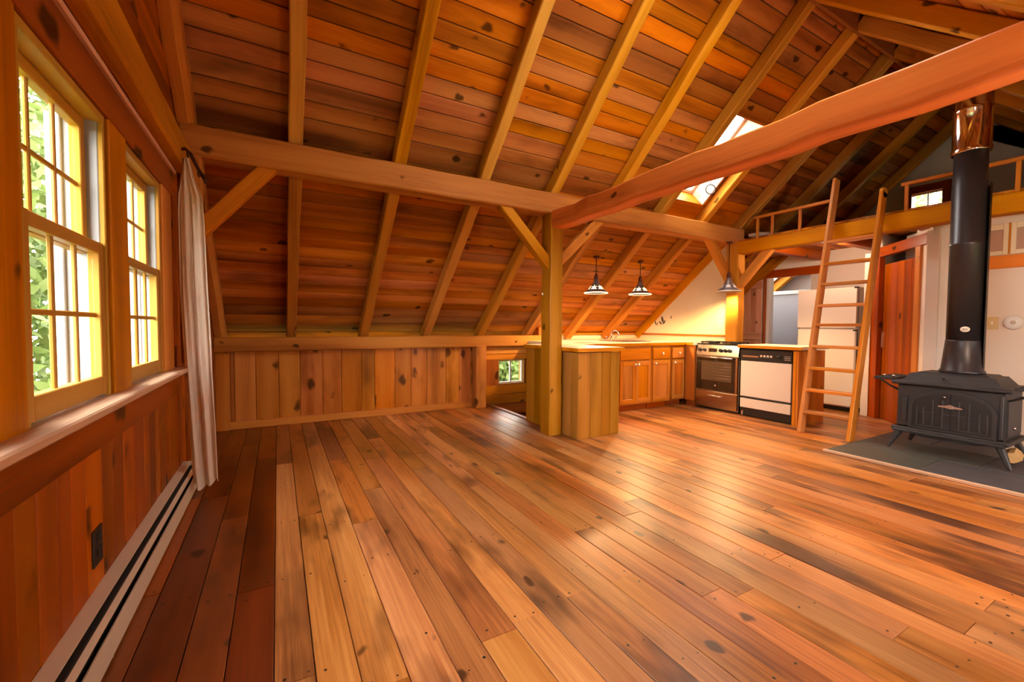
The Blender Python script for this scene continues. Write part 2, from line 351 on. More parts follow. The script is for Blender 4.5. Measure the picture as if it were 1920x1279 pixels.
# ------------------------------------------------------------------ ceiling: deck, boards, rafters
def ceiling_side(slopes, label, seed):
    R = random.Random(seed)
    def piece(mb, sl, x0, x1, s0, s1, h0, h1):
        mb.beam(sl.p(x0, (s0+s1)/2, (h0+h1)/2), sl.p(x1, (s0+s1)/2, (h0+h1)/2), sl.dv(), s1-s0, h1-h0, ch=.001)
    deck = MB(); jobs = []
    for key, sl in slopes:
        holes = HOLES[key]; smax = sl.L+(.24 if key in ('FU', 'NU') else 0)
        h0, h1 = RD+.024, RD+.10
        hs = sorted(holes)
        if not hs: piece(deck, sl, XL-.3, XG+.2, -.03, smax, h0, h1)
        else:
            s0, s1 = hs[0][2], hs[0][3]
            piece(deck, sl, XL-.3, XG+.2, -.03, s0, h0, h1); piece(deck, sl, XL-.3, XG+.2, s1, smax, h0, h1)
            xs = XL-.3
            for h in hs: piece(deck, sl, xs, h[0], s0, s1, h0, h1); xs = h[1]
            piece(deck, sl, xs, XG+.2, s0, s1, h0, h1)
        # courses; force joints at the hole edges
        stops = sorted({0.0, sl.L+(.115 if key in ('FU', 'NU') else 0)} | {q for h in holes for q in (h[2], h[3])})
        cs = []
        for a, b in zip(stops[:-1], stops[1:]):
            n = max(1, round((b-a)/.134)); ws = [R.uniform(.82, 1.2) for _ in range(n)]; tot = sum(ws); q = a
            for w in ws: cs.append((q, q+w/tot*(b-a))); q += w/tot*(b-a)
        for (a, b) in cs:
            spans = [(XL, XG)]
            for h in holes:
                if a > h[2]-.01 and b < h[3]+.01:
                    spans = [q for s_ in spans for q in (((s_[0], h[0]), (h[1], s_[1])) if s_[0] < h[0] < s_[1] else (s_,))]
            for (xa, xb) in spans:
                cuts = [xa]; i = R.randint(1, 4)
                for k, rx in enumerate(RX):
                    if rx > cuts[-1]+1.0 and rx < xb-.6 and R.random() < .38: cuts.append(rx)
                cuts.append(xb)
                for u, v in zip(cuts[:-1], cuts[1:]): jobs.append((sl, u, v, a, b))
    par = struct(deck.build('ceiling', 'roofout'), label)
    for (sl, u, v, a, b) in jobs:
        jit = R.uniform(-.0015, .002); mb = MB()
        mb.beam(sl.p(u+.001, (a+b)/2, RD+.012+jit), sl.p(v-.001, (a+b)/2, RD+.012+jit), sl.dv(), b-a-.006, .022, ch=.004); mb.build('board', 'deck', par)
    for key, sl in slopes:
        for i, rx in enumerate(RX):
            mb = MB(); up = key in ('FU', 'NU')
            s0, s1 = (-.015, sl.L+.03 if up else 1.85/cos(AL))
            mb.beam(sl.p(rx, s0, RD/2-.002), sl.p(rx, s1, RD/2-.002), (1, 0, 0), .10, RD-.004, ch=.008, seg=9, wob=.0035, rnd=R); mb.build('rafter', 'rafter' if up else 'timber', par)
        mb = MB(); mb.beam(sl.p(XL+.035, -.02, RD/2-.02), sl.p(XL+.035, sl.L+.02, RD/2-.02), (1, 0, 0), .13, RD+.04, ch=.035, seg=8, wob=.004, rnd=R); mb.build('rafter', 'timber', par)
    return par
ceil_far = ceiling_side((('FU', FU), ('FL', FL)), 'far roof slope of pine boards over the rafters', 11)
ceil_near = ceiling_side((('NU', NU), ('NL', NL)), 'near roof slope of pine boards beyond the ridge', 12)

# ------------------------------------------------------------------ left gable wall with windows
WINY = [(1.58, 2.22), (2.47, 3.09), (.69, 1.33), (-.20, .44)]  # last two windows are added out of view for more daylight
WZ0, WZ1 = .87, 1.93
XO = XL-.12
wl = MB()
ys = sorted(WINY); prev = YN-.3
for a, b in ys: wl.box(XO, XL-.02, prev, a, -.2, WZ1, ax=2); wl.box(XO, XL-.02, a, b, -.2, WZ0-.03, ax=1); prev = b
wl.box(XO, XL-.02, prev, 5.8, -.2, WZ1, ax=2)
zt = lambda y: (2.49+.9*(3.7-y) if y < 3.7 else 2.49-.84*(y-3.7))+.24 if y > 2.03 else (2.49+.9*(y-.36) if y > .36 else 2.49-.84*(.36-y))+.24
wl.prism([(-.59, WZ1), (4.65, WZ1), (3.7, zt(3.7)), (2.03, 3.99+.24), (.36, zt(.36))], 0, XO, XL-.02)
wall_left = struct(wl.build('wall_left', 'wain'), 'left gable wall with windows above red pine wainscot')
rw = random.Random(5)
y = YN
while y < 5.4:                                   # vertical wainscot boards
    w = rw.uniform(.10, .16); y1 = min(y+w, 5.44)
    B(XL-.02, XL+rw.uniform(-.002, .002), y+.0015, y1-.0015, .02, .70 if y < 3.45 else 1.0, ch=.004, ax=2).build('board', 'wain', wall_left); y = y1
B(XL-.01, XL+.012, YN, 3.46, .685, .832, ax=1).build('apron_board', 'wain', wall_left)
yy = 3.45                                        # boards beside the curtain up to the roof
while yy < 5.3:
    y1 = yy+rw.uniform(.12, .17); B(XL-.02, XL, yy, y1-.003, 1.0, min(zt(y1)-.24+.02, 2.5), ax=2).build('board', 'wain', wall_left); yy = y1
z = 2.02
while z < 3.9:                                   # horizontal boards above the windows
    z1 = z+rw.uniform(.12, .17); h = (3.99-z1)/.9
    yb = min(3.62, 2.03+max(.05, h)+.1); ya = max(YN, 2.03-max(.05, h)-.1)
    if ya < yb: B(XL-.02, XL+.001, ya, yb, z+.0015, z1-.0015, ax=1).build('board', 'wain', wall_left)
    z = z1
struct(B(XL-.04, XL+.08, YN, 3.44, .832, .862, ch=.006, ax=1).build('trim_1', 'stool'), 'pale window stool running under the windows')
struct(B(XL-.005, XL+.018, YN, 3.36, WZ1+.012, 2.085, ch=.004, ax=1).build('trim_2', 'wain'), 'red head casing board over the windows')
struct(B(XL-.005, XL+.032, YN, 3.40, 2.087, 2.108, ch=.004, ax=1).build('trim_3', 'batten'), 'thin pale cap moulding above the window casing')
for i, (a, b) in enumerate(((2.22, 2.47), (3.09, 3.36), (1.33, 1.58), (.44, .69))):
    w_ = .0
    struct(B(XL-.005, XL+.013, a+.018, b-.018, .862, WZ1+.01, ch=.005, ax=2).build('trim_%d' % (4+i), 'trim'),
        ['upright casing board between the two left windows', 'upright casing board beside the linen curtain', 'wide casing board at the photo left edge', 'casing board between the added windows nearest the camera'][i])
def left_window(n, y0, y1):
    e = sempty('window_%d' % n, (XL-.08, (y0+y1)/2, WZ0), ['tall double-hung window at the left edge of the room', 'double-hung window nearer the linen curtain', 'added unseen double-hung window out at the left', 'added unseen double-hung window behind the camera'][n-1])
    f = MB()
    jb = MB()
    for a, b in ((y0-.001, y0+.018), (y1-.018, y1+.001)): f.box(XL-.012, XL+.004, a, b, WZ0-.03, WZ1, ax=2); jb.box(XO+.0, XL-.0125, a, b, WZ0-.03, WZ1-.02, ax=2)
    jb.build('jamb_liner', 'alum', e)
    f.box(XO, XL+.004, y0, y1, WZ1-.02, WZ1+.01, ax=1); f.box(XO-.02, XL-.03, y0, y1, WZ0-.03, WZ0-.002, ax=1)
    f.build('frame', 'sash', e)
    s = MB(); s.box(XO-.03, XL-.085, y0+.018, y0+.022, WZ0, WZ1-.02, ax=2).box(XO-.03, XL-.085, y1-.022, y1-.018, WZ0, WZ1-.02, ax=2)                                     # outer storm track
    for a, b in ((y0+.018, y0+.04), (y1-.04, y1-.018)): s.box(XO-.03, XO+.012, a, b, WZ0, WZ1-.02, ax=2)
    s.build('storm_track', 'alum', e)
    zm = 1.425
    for nm, xa, xb, za, zb in (('upper_sash', XL-.080, XL-.047, zm-.02, WZ1-.022), ('lower_sash', XL-.038, XL-.004, WZ0, zm+.022)):
        m = MB(); st = .042; ya, yb = y0+.02, y1-.02
        bot = .07 if nm == 'lower_sash' else .04
        m.box(xa, xb, ya, ya+st, za, zb, ax=2).box(xa, xb, yb-st, yb, za, zb, ax=2)
        m.box(xa, xb, ya+st, yb-st, za, za+bot, ax=1).box(xa, xb, ya+st, yb-st, zb-.042, zb, ax=1)
        so = m.build(nm, 'sash', e)
        iy0, iy1, iz0, iz1 = ya+st, yb-st, za+bot, zb-.042
        for k in (1, 2): q = iy0+(iy1-iy0)*k/3; MB().box(xa+.010, xb-.012, q-.009, q+.009, iz0, iz1, ax=2).build('muntin', 'sash', so)
        q = (iz0+iz1)/2; MB().box(xa+.011, xb-.013, iy0, iy1, q-.009, q+.009, ax=1).build('muntin', 'sash', so)
        for k in range(3):
            for r in range(2):
                u0, u1 = iy0+(iy1-iy0)*k/3, iy0+(iy1-iy0)*(k+1)/3; v0, v1 = iz0+(iz1-iz0)*r/2, iz0+(iz1-iz0)*(r+1)/2; xm = (xa+xb)/2
                B(xm-.0015, xm+.0015, u0+.010, u1-.010, v0+.010, v1-.010, ch=.0002).build('pane', 'glass', so)
for i, (a, b) in enumerate(WINY): left_window(i+1, a, b)

# ------------------------------------------------------------------ far knee wall, kitchen back wall, near wall
wf = MB(); wf.box(XL-.15, 2.45, YK, YK+.15, -.2, .98, ax=0)
wf.box(2.45, 2.80, YK, YK+.15, -2.4, 1.0, ax=2).box(3.25, 3.55, YK, YK+.15, -2.4, 1.0, ax=2)
wf.box(2.80, 3.25, YK, YK+.15, -2.4, .28, ax=2).box(2.80, 3.25, YK, YK+.15, .655, 1.0, ax=0)
wf.box(3.50, 7.40, 5.66, 5.8, -.2, 1.12, ax=0).box(3.50, 3.56, YK, 5.8, -.2, 1.12, ax=2)
wf.box(7.38, XG, 5.45, 5.6, -.2, 1.15, ax=0)
wall_far = struct(wf.build('wall_far', 'knee'), 'low pine knee wall under the far eave')
rk = random.Random(9); xs = [-.45, -.414, -.216, .007, .223, .461, .669, .903, 1.057, 1.31, 1.517, 1.733, 1.996, 2.19, 2.36]
for a, b in zip(xs[:-1], xs[1:]): B(a+.0015, b-.0015, YK-.02, YK+rk.uniform(-.001, .001), .08, .86, ch=.004, ax=2).build('board', 'knee', wall_far)
B(XL, -.452, YK-.05, YK, 0, .86, ax=2).build('corner_board', 'knee', wall_far)
for za, zb in ((.655, .73), (.735, .838)): B(2.56, 3.55, YK-.018, YK, za, zb-.003, ax=0).build('board', 'trim', wall_far)
B(2.56, 2.795, YK-.018, YK, .28, .655, ax=2).build('board', 'wain', wall_far)
B(3.255, 3.55, YK-.018, YK, .28, .655, ax=2).build('board', 'wain', wall_far)
B(2.56, 3.55, YK-.02, YK, .145, .277, ax=0).build('board', 'trim', wall_far); B(2.56, 3.55, YK-.03, YK, .005, .142, ax=0).build('board', 'trim', wall_far)
for za in (-.16, -.32, -.48, -.64, -.8): B(2.68, 3.95, YK-.018, YK, za, za+.157, ax=0).build('board', 'wain', wall_far)
struct(B(XL, 2.37, YK-.045, YK-.02, .002, .085, ax=0).build('baseboard_far', 'trim'), 'pine baseboard along the far knee wall')
NWX = [(3.0, 3.9), (4.3, 5.2)]  # unseen low windows added to let in more daylight
wn_ = B(XL-.15, XG, YN-.15, YN, -.2, .35, ax=0); wn_.box(XL-.15, XG, YN-.15, YN, 1.0, 1.25, ax=0); q = XL-.15
for a, b in NWX: wn_.box(q, a, YN-.15, YN, .35, 1.0, ax=2); q = b
wn_.box(q, XG, YN-.15, YN, .35, 1.0, ax=2)
for k, (a, b) in enumerate(NWX):
    e = sempty('window_%d' % (20+k), ((a+b)/2, YN, .35), 'added low daylight window in the knee wall behind the camera, %s along' % ['first', 'second', 'third', 'fourth'][k])
    f = MB(); m_ = (a+b)/2
    for (u, v) in ((a, a+.03), (m_-.015, m_+.015), (b-.03, b)): f.box(u, v, YN-.08, YN-.04, .381, .969, ax=2)
    f.box(a, b, YN-.08, YN-.04, .35, .38, ax=0).box(a, b, YN-.08, YN-.04, .97, 1.0, ax=0); f.build('sash', 'sash', e)
    for (u, v) in ((a+.03, m_-.015), (m_+.015, b-.03)): B(u, v, YN-.062, YN-.059, .38, .97, ch=.0002).build('pane', 'glass', e)
struct(wn_.build('wall_near', 'knee'), 'knee wall behind the camera')
# small low window by the stairwell
e = sempty('window_5', (3.02, YK, .28), 'small low two-pane window beside the peninsula')
f = MB()
f.box(2.80, 3.25, YK-.012, YK+.14, .28, .297, ax=0).box(2.80, 3.25, YK-.012, YK+.14, .638, .655, ax=0).box(2.80, 2.817, YK-.012, YK+.14, .297, .638, ax=2).box(3.233, 3.25, YK-.012, YK+.14, .297, .638, ax=2)
f.build('frame', 'sash', e)
f = MB(); f.box(2.82, 2.835, YK+.03, YK+.06, .30, .635, ax=2).box(3.215, 3.23, YK+.03, YK+.06, .30, .635, ax=2).box(3.015, 3.04, YK+.03, YK+.06, .318, .62, ax=2).box(2.8352, 3.2148, YK+.031, YK+.059, .30, .318, ax=0).box(2.8352, 3.2148, YK+.031, YK+.059, .62, .635, ax=0)
f.build('sash', 'white', e)
for a, b in ((2.835, 3.015), (3.04, 3.215)): B(a, b, YK+.043, YK+.046, .318, .62, ch=.0002).build('pane', 'glass', e)
# stairwell below the floor
sw = MB(); sw.box(2.66, 2.68, 4.38, 5.46, -2.4, -.002, ax=2).box(2.66, 3.97, 4.36, 4.38, -2.4, -.03, ax=2).box(3.95, 3.97, 4.38, 5.46, -2.4, -.03, ax=2).box(2.66, 3.97, 4.36, 5.46, -2.45, -2.4)
swo = struct(sw.build('wall_stairwell', 'wain'), 'red boarded stairwell sides below floor level')
for k in range(6): B(2.9+.17*k, 3.09+.17*k, 4.40, 5.43, -.4-.2*k, -.36-.2*k, ax=1).build('stair_tread', 'floor', swo)
B(2.645, 2.70, 4.37, 5.42, .001, .012, ax=1).build('nosing', 'edging', swo)

# ------------------------------------------------------------------ timber frame
R0 = random.Random(21)
def timber(name, a, b, wd, w, t, mat, label, cat='beam', seg=10, wob=.004, ch=.012, group=None):
    mb = MB(); mb.beam(a, b, wd, w, t, ch=ch, seg=seg, wob=wob, rnd=R0); return tag(mb.build(name, mat), label, cat, group)
timber('purlin_beam', (XL+.02, 3.71, 2.405), (5.72, 3.71, 2.405), (0, 1, 0), .18, .215, 'timber', 'long horizontal pine purlin beam carried by the posts under the far rafters', seg=22)
timber('purlin_beam', (XL+.02, .35, 2.405), (5.72, .35, 2.405), (0, 1, 0), .18, .215, 'timber', 'purlin beam above and behind the camera, under the near rafters', seg=12)
mb = MB(); R1 = random.Random(4)
tb = timber('tie_beam', (2.545, 3.60, 2.235), (2.545, .25, 2.222), (1, 0, 0), .17, .17, 'tie', 'orange rough-hewn tie beam crossing the room from the post to the upper right', seg=18, wob=.008)
timber('tie_beam', (XL+.035, 3.60, 2.25), (XL+.035, .25, 2.25), (1, 0, 0), .08, .19, 'timber', 'dark girt beam along the left wall above the windows', seg=12)
p1 = thing('timber_post', (2.53, 3.69, 0), 'square pine post standing against the kitchen peninsula', 'post')
MB().beam((2.532, 3.69, 0), (2.532, 3.69, 2.30), (1, 0, 0), .155, .18, ch=.01, seg=12, wob=.004, rnd=R0).build('shaft', 'pen', p1)
MB().lathe([(.001, .014), (.010, .012), (.014, 0)], (2.454, 3.745, 1.48), (-1, 0, 0), 12).build('knob', 'porcelain', p1)
timber('timber_post', (5.63, 3.675, 0), (5.63, 3.675, 2.32), (1, 0, 0), .16, .175, 'timber', 'pine post at the kitchen end carrying the purlin and loft beam', 'post', seg=12)
timber('timber_post', (2.545, .235, 0), (2.545, .235, 2.14), (1, 0, 0), .155, .17, 'timber', 'pine post carrying the near end of the orange tie beam', 'post')
timber('timber_post', (5.63, .34, .026), (5.63, .34, 2.30), (1, 0, 0), .16, .18, 'timber', 'pine post under the near end of the loft beam', 'post')
timber('timber_post', (XL+.07, 3.71, 0.87), (XL+.07, 3.71, 2.30), (1, 0, 0), .13, .16, 'timber', 'short wall post hidden by the linen curtain', 'post')
timber('timber_post', (2.47, 5.38, 0), (2.47, 5.38, .86), (1, 0, 0), .165, .14, 'knee', 'short post at the right end of the far knee wall', 'post')
timber('plate_beam', (XL, 5.40, .925), (3.52, 5.40, .925), (0, 1, 0), .13, .155, 'timber', 'wall plate beam on top of the far knee wall', seg=14)
def brace(a, b, label, wd=(0, 1, 0), w=.10, t=.10, m='timber'): return timber('knee_brace', a, b, wd, w, t, m, label, 'brace', seg=5, wob=.003, ch=.008, group='diagonal braces of the timber frame')
brace((-.02, 3.70, 2.335), (-.52, 3.70, 1.74), 'diagonal brace between the purlin and the wall beside the curtain')
brace((1.93, 3.69, 2.33), (2.50, 3.69, 1.76), 'diagonal brace on the left side of the peninsula post')
brace((3.17, 3.69, 2.34), (2.58, 3.69, 1.80), 'diagonal brace on the right side of the peninsula post')
brace((5.06, 3.69, 2.33), (5.60, 3.69, 1.70), 'diagonal brace left of the kitchen end post, above the hanging lamp')
brace((5.63, 3.18, 2.20), (5.63, 3.62, 1.72), 'diagonal brace under the loft beam at the kitchen end post', (1, 0, 0))
timber('loft_beam', (5.635, 3.60, 2.235), (5.635, .2, 2.235), (1, 0, 0), .17, .172, 'timber', 'long loft edge beam behind the ladder', seg=16)
timber('ridge_board', (XL, YR, 4.08), (XG, YR, 4.08), (0, 1, 0), .03, .20, 'deck', 'thin ridge board at the roof peak', seg=2, wob=0, ch=.002)

# ------------------------------------------------------------------ loft and gable
lf = struct(B(5.72, XG, -1.2, 4.3, 2.355, 2.37).build('floor_loft', 'roofout'), 'loft floor above the fridge and hallway')
yy = -1.2
while yy < 4.3:
    y1 = yy+rw.uniform(.14, .19); B(5.60, XG, yy+.001, min(y1, 4.3)-.001, 2.325, 2.352, ax=0).build('plank', 'deck', lf); yy = y1
for yj in (3.42, 2.62, 1.82, 1.02):
    B(5.72, 7.40, yj-.05, yj+.05, 2.19, 2.323, ax=0, ch=.006).build('joist', 'door', lf)
wg = MB(); gy0, gy1, gz0, gz1 = 2.33, 2.66, 2.83, 3.13
top = lambda y: zt(y)
wg.box(XG, XG+.12, YN, 5.6, -.2, gz0, ax=1)
wg.prism([(YN, gz0), (gy0, gz0), (gy0, top(gy0)), (2.03, 4.23), (.36, top(.36)), (YN, top(YN))], 0, XG, XG+.12)
wg.prism([(gy1, gz0), (5.6, gz0), (5.6, 1.3), (3.7, top(3.7)), (gy1, top(gy1))][:1]+[(4.2, gz0), (3.7, top(3.7)), (gy1, top(gy1))], 0, XG, XG+.12)
wg.prism([(gy0, gz1), (gy1, gz1), (gy1, top(gy1)), (gy0, top(gy0))], 0, XG, XG+.12)
struct(wg.build('wall_gable', 'loftwall'), 'white plaster gable wall at the back of the loft, shade put into its grey')
e = sempty('window_6', (XG, (gy0+gy1)/2, gz0), 'small loft gable window with a dark wood surround')
f = MB(); f.box(XG-.025, XG+.11, gy0-.09, gy0, gz0-.09, gz1+.11, ax=2).box(XG-.025, XG+.11, gy1, gy1+.09, gz0-.09, gz1+.11, ax=2).box(XG-.025, XG+.11, gy0, gy1, gz1, gz1+.11, ax=1).box(XG-.025, XG+.11, gy0, gy1, gz0-.09, gz0, ax=1)
f.build('frame', 'door', e)
f = MB(); ym = (gy0+gy1)/2; f.box(XG+.032, XG+.058, ym-.008, ym+.008, gz0+.03, gz1-.02, ax=2).box(XG+.03, XG+.06, gy0, gy1, gz0, gz0+.03, ax=1).box(XG+.03, XG+.06, gy0, gy1, gz1-.02, gz1, ax=1).build('sash', 'white', e)
for a, b in ((gy0, ym-.008), (ym+.008, gy1)): B(XG+.044, XG+.047, a, b, gz0+.03, gz1-.02, ch=.0002).build('pane', 'glass', e)
def railing(label, y0, y1, posts, z=2.605):
    e = thing('loft_railing', (5.60, (y0+y1)/2, 2.33), label, 'railing', 'loft railings')
    MB().beam((5.60, y0, z), (5.60, y1, z), (1, 0, 0), .045, .035, ch=.006).build('handrail', 'ladder', e)
    for q in posts: MB().beam((5.60, q, 2.315), (5.60, q, z-.015), (1, 0, 0), .022, .03, ch=.003).build('baluster', 'ladder', e)
railing('low loft railing to the left of the ladder', 3.40, 2.49, (3.36, 3.17, 2.84, 2.51))
railing('low loft railing to the right of the ladder behind the stovepipe', 1.88, .25, (1.84, 1.48, 1.10, .72, .35))
# rolled cloth left on the loft edge
mb = MB(); mb.tube([(5.66, 3.52, 2.40), (5.74, 3.42, 2.405), (5.86, 3.30, 2.39), (6.0, 3.2, 2.38)], [.02, .035, .035, .02], 10)
tag(mb.build('rolled_cloth', 'enamel'), 'white rolled cloth lying on the loft floor behind the railing', 'cloth')

# ------------------------------------------------------------------ skylights
def skylight(n, sl, h, side, label, depth=.30, pull=False):
    x0, x1, s0, s1 = h; e = sempty('window_%d' % n, tuple(sl.p((x0+x1)/2, (s0+s1)/2, RD)), label)
    mb = MB(); hh = (RD+.0+depth+RD)/2-.0
    for (a, b, c, d) in ((x0-.012, x0+.008, s0, s1), (x1-.008, x1+.012, s0, s1)):
        mb.beam(sl.p((a+b)/2, c, RD+depth/2), sl.p((a+b)/2, d, RD+depth/2), (1, 0, 0), b-a, depth, ch=.001)
    mb.build('side_lining', side, e)
    mb = MB()
    for q in (s0-.002, s1+.002): mb.beam(sl.p(x0, q, RD+depth/2), sl.p(x1, q, RD+depth/2), sl.dv(), .022, depth, ch=.001)
    mb.build('end_lining', 'deck', e)
    mb = MB(); hz = RD+depth-.03
    for (a, b) in ((x0+.01, x0+.05), (x1-.05, x1-.01)): mb.beam(sl.p((a+b)/2, s0+.01, hz), sl.p((a+b)/2, s1-.01, hz), (1, 0, 0), b-a, .04)
    for q in (s0+.03, s1-.03): mb.beam(sl.p(x0+.0502, q, hz), sl.p(x1-.0502, q, hz), sl.dv(), .04, .038)
    fr = mb.build('frame', 'white', e)
    mb = MB(); mb.beam(sl.p(x0+.04, (s0+s1)/2, hz+.012), sl.p(x1-.04, (s0+s1)/2, hz+.012), sl.dv(), s1-s0-.09, .004, ch=.0005); mb.build('pane', 'glass', e)
    return e
skylight(7, FU, HOLES['FU'][0], 'stool', 'bright roof skylight above the kitchen behind the tie beam')
for i, h in enumerate(HOLES['NU']): skylight(8+i, NU, h, 'white', 'added unseen roof skylight in the near slope above the camera, number %s along' % ['first', 'second', 'third'][i])  # unseen skylights added overhead as daylight fill
skylight(11, FL, HOLES['FL'][0], 'white', 'added small skylight in the slope past the back doorway')  # added to bring daylight into the back room
pr = thing('skylight_pull', tuple(FU.p(4.47, .62, .02)), 'thin black ring pull hanging from the skylight', 'pull ring')
c = FU.p(4.47, .62, .02)
MB().ring(c+Vector((0, 0, -.16)), .055, .006, (-.5, -.8, 0)).build('ring', 'black', pr)
MB().tube([c+Vector((0, 0, .22)), c+Vector((0, 0, -.105))], .004, 6).build('cord', 'black', pr)

# ------------------------------------------------------------------ kitchen end wall, hall walls, stove wall
XE = 5.72
ew = MB(); ew.prism([(3.70, -.2), (5.8, -.2), (5.8, 1.14), (5.6, 1.16), (3.70, 2.49+.20)], 0, XE, XE+.10)
ew.box(XE+.02, 7.4, 4.75, 4.85, -.2, 1.9, ax=0)
struct(ew.build('wall_kitchen', 'cream'), 'cream plaster kitchen end wall under the roof slope')
struct(B(XE-.03, XE, 3.79, 5.66, 1.005, 1.03, ax=1).build('trim_8', 'cab'), 'wood ledge along the cream end wall')
struct(B(3.56, XE, 5.60, 5.66, 1.005, 1.03, ax=0).build('trim_9', 'cab'), 'wood ledge above the sink backsplash')
struct(B(3.56, XE, 5.645, 5.66, .925, 1.004, ax=0).build('backsplash', 'cream'), 'cream backsplash strip behind the sink')
hall = MB(); XH = 7.40
hall.box(XH, XH+.1, 4.24, 5.6, -.2, 2.35, ax=2).box(XH, XH+.1, 3.50, 4.24, 1.99, 2.35, ax=1).box(XH, XH+.1, 2.2, 3.50, -.2, 2.35, ax=2)
struct(hall.build('wall_hall', 'pinkwall'), 'pale plaster wall behind the refrigerator with the bright back doorway')
struct(B(XH-.03, XH, 3.40, 4.47, 1.985, 2.115, ax=1).build('trim_10', 'door'), 'red header board above the bright back doorway')
struct(B(XH-.02, XH+.10, 4.19, 4.245, 0, 1.985, ax=2).build('trim_11', 'white'), 'white jamb on the left of the bright back doorway')
struct(B(XH-.02, XH+.10, 3.45, 3.56, 0, 1.985, ax=2).build('trim_12', 'enamel'), 'white jamb on the right of the bright back doorway')
# batten door folded back against the wall
e = sempty('door_1', (XH-.05, 4.45, 0), 'pale plank batten door folded back beside the bright back doorway')
for k in range(4): B(XH-.065, XH-.04, 4.30+.095*k, 4.393+.095*k, .01, 1.96, ax=2).build('board', 'batten', e)
for za in (1.82, .93, .12): B(XH-.09, XH-.066, 4.28, 4.68, za, za+.12, ax=1).build('batten', 'batten', e)
MB().box(XH-.03, XH-.005, 4.25, 4.285, 0, 1.985, ax=2).build('edge_strip', 'door', e)
# back room: partition and glass screen
struct(B(XH+.1, XG, 3.05, 3.12, -.2, 2.35, ax=2).build('wall_back_room', 'white'), 'white partition seen through the back doorway')
sp = thing('glass_screen', (8.0, 4.2, 0), 'white framed glass screen seen through the back doorway', 'screen')
f = MB(); f.box(7.99, 8.03, 3.78, 3.84, 0, 1.80, ax=2).box(7.99, 8.03, 4.52, 4.60, 0, 1.80, ax=2).box(7.99, 8.03, 3.84, 4.52, 1.74, 1.80, ax=1).box(7.99, 8.03, 3.84, 4.52, 0, .07, ax=1).build('frame', 'white', sp)
B(8.008, 8.012, 3.84, 4.52, .07, 1.74, ch=.0005).build('glass_panel', 'showerglass', sp)
# stove wall and angled door
XS = 5.93
D0, D1 = Vector((6.70, 2.49, 0)), Vector((5.95, 1.74, 0)); dd = (D1-D0).normalized(); dn = Vector((-1, 1, 0)).normalized()
sw2 = MB(); sw2.box(XS, XS+.1, -1.3, 1.72, -.2, 2.33, ax=1); sw2.box(6.72, XH, 2.42, 2.50, -.2, 2.33, ax=2)
sw2.beam(D1+dd*-.13-dn*.06+Vector((0, 0, -.1)), D1+dd*-.13-dn*.06+Vector((0, 0, 2.33)), dd, .26, .1, ch=.001)
sw2.beam(D0-dn*.35+Vector((0, 0, 1.1))-dd*0, D1-dn*.35+Vector((0, 0, 1.1)), dn, .05, 2.4, ch=.001)
struct(sw2.build('wall_stove', 'pinkwall'), 'pale plaster wall behind the wood stove')
struct(MB().box(XS-.035, XS+.02, 1.66, 1.76, 0, 2.15, ax=2).build('trim_13', 'pinkwall'), 'pale corner pilaster between angled door and stove wall')
struct(B(6.66, 6.72, 2.50, 2.58, 0, 2.1, ax=2).build('trim_14', 'pinkwall'), 'pale corner strip beside the refrigerator')
def dpt(t, z, off=0): return D0+dd*t+dn*off+Vector((0, 0, z))
LD = (D1-D0).length
struct(MB().beam(dpt(-.02, 2.09, -.02), dpt(LD-.05, 2.09, -.02), dn, .07, .12, ch=.004).build('trim_15', 'door'), 'red header board over the angled red door')
struct(MB().beam(dpt(.06, 0, -.01), dpt(.06, 2.03, -.01), dd, .17, .06, ch=.004).build('trim_16', 'door'), 'wide left jamb of the angled red door')
struct(MB().beam(dpt(LD-.20, 0, -.02), dpt(LD-.20, 2.03, -.02), dd, .09, .06, ch=.004).build('trim_17', 'trim'), 'right jamb of the angled red door')
e = sempty('door_2', tuple(dpt(.5, 0, -.05)), 'dark red plank door set at an angle behind the ladder')
for k in range(5):
    t0 = .155+.133*k
    if t0+.13 < LD-.24: MB().beam(dpt(t0+.066, .01, -.05), dpt(t0+.066, 1.93, -.05), dd, .129, .03, ch=.004).build('board', 'door', e)
MB().beam(dpt(.165, .9, -.03), dpt(.165, 1.1, -.03), dd, .012, .02).build('latch', 'nickel', e)
# transom panels, trim and fittings on the stove wall
struct(B(XS-.03, XS, -.8, 1.50, 1.705, 1.825, ax=1).build('trim_18', 'tie'), 'orange rail board under the transom panels')
e = sempty('window_12', (XS, .9, 1.83), 'row of small framed transom panels under the loft edge')
for k in range(6):
    y0, y1 = 1.49-.30*(k+1)+.012, 1.49-.30*k
    f = MB(); f.box(XS-.02, XS+.01, y0, y0+.035, 1.832, 2.12, ax=2).box(XS-.02, XS+.01, y1-.035, y1, 1.832, 2.12, ax=2).box(XS-.02, XS+.01, y0+.0352, y1-.0352, 2.065, 2.12, ax=1).box(XS-.02, XS+.01, y0+.0352, y1-.0352, 1.832, 1.87, ax=1)
    f.build('frame', 'counter', e); B(XS-.012, XS+.008, y0+.0355, y1-.0355, 1.8705, 2.0645).build('pane', 'mauve', e)
    B(XS-.024, XS+.01, y1+.0005, y1+.0115, 1.832, 2.12, ax=2).build('stop', 'trim', e)
sa = thing('round_wall_fixture', (XS, 1.148, 1.20), 'round white wall fixture to the right of the stovepipe', 'wall fixture')
MB().lathe([(.062, 0), (.066, .012), (.058, .03), (.03, .036), (.001, .037)], (XS, 1.148, 1.20), (-1, 0, 0), 28).build('body', 'white', sa)
MB().lathe([(.018, .03), (.016, .046), (.001, .047)], (XS, 1.148, 1.20), (-1, 0, 0), 16).build('button', 'heater', sa)
sp_ = thing('switch_plate', (XS, 1.285, 1.195), 'beige light switch plate beside the stovepipe', 'switch')
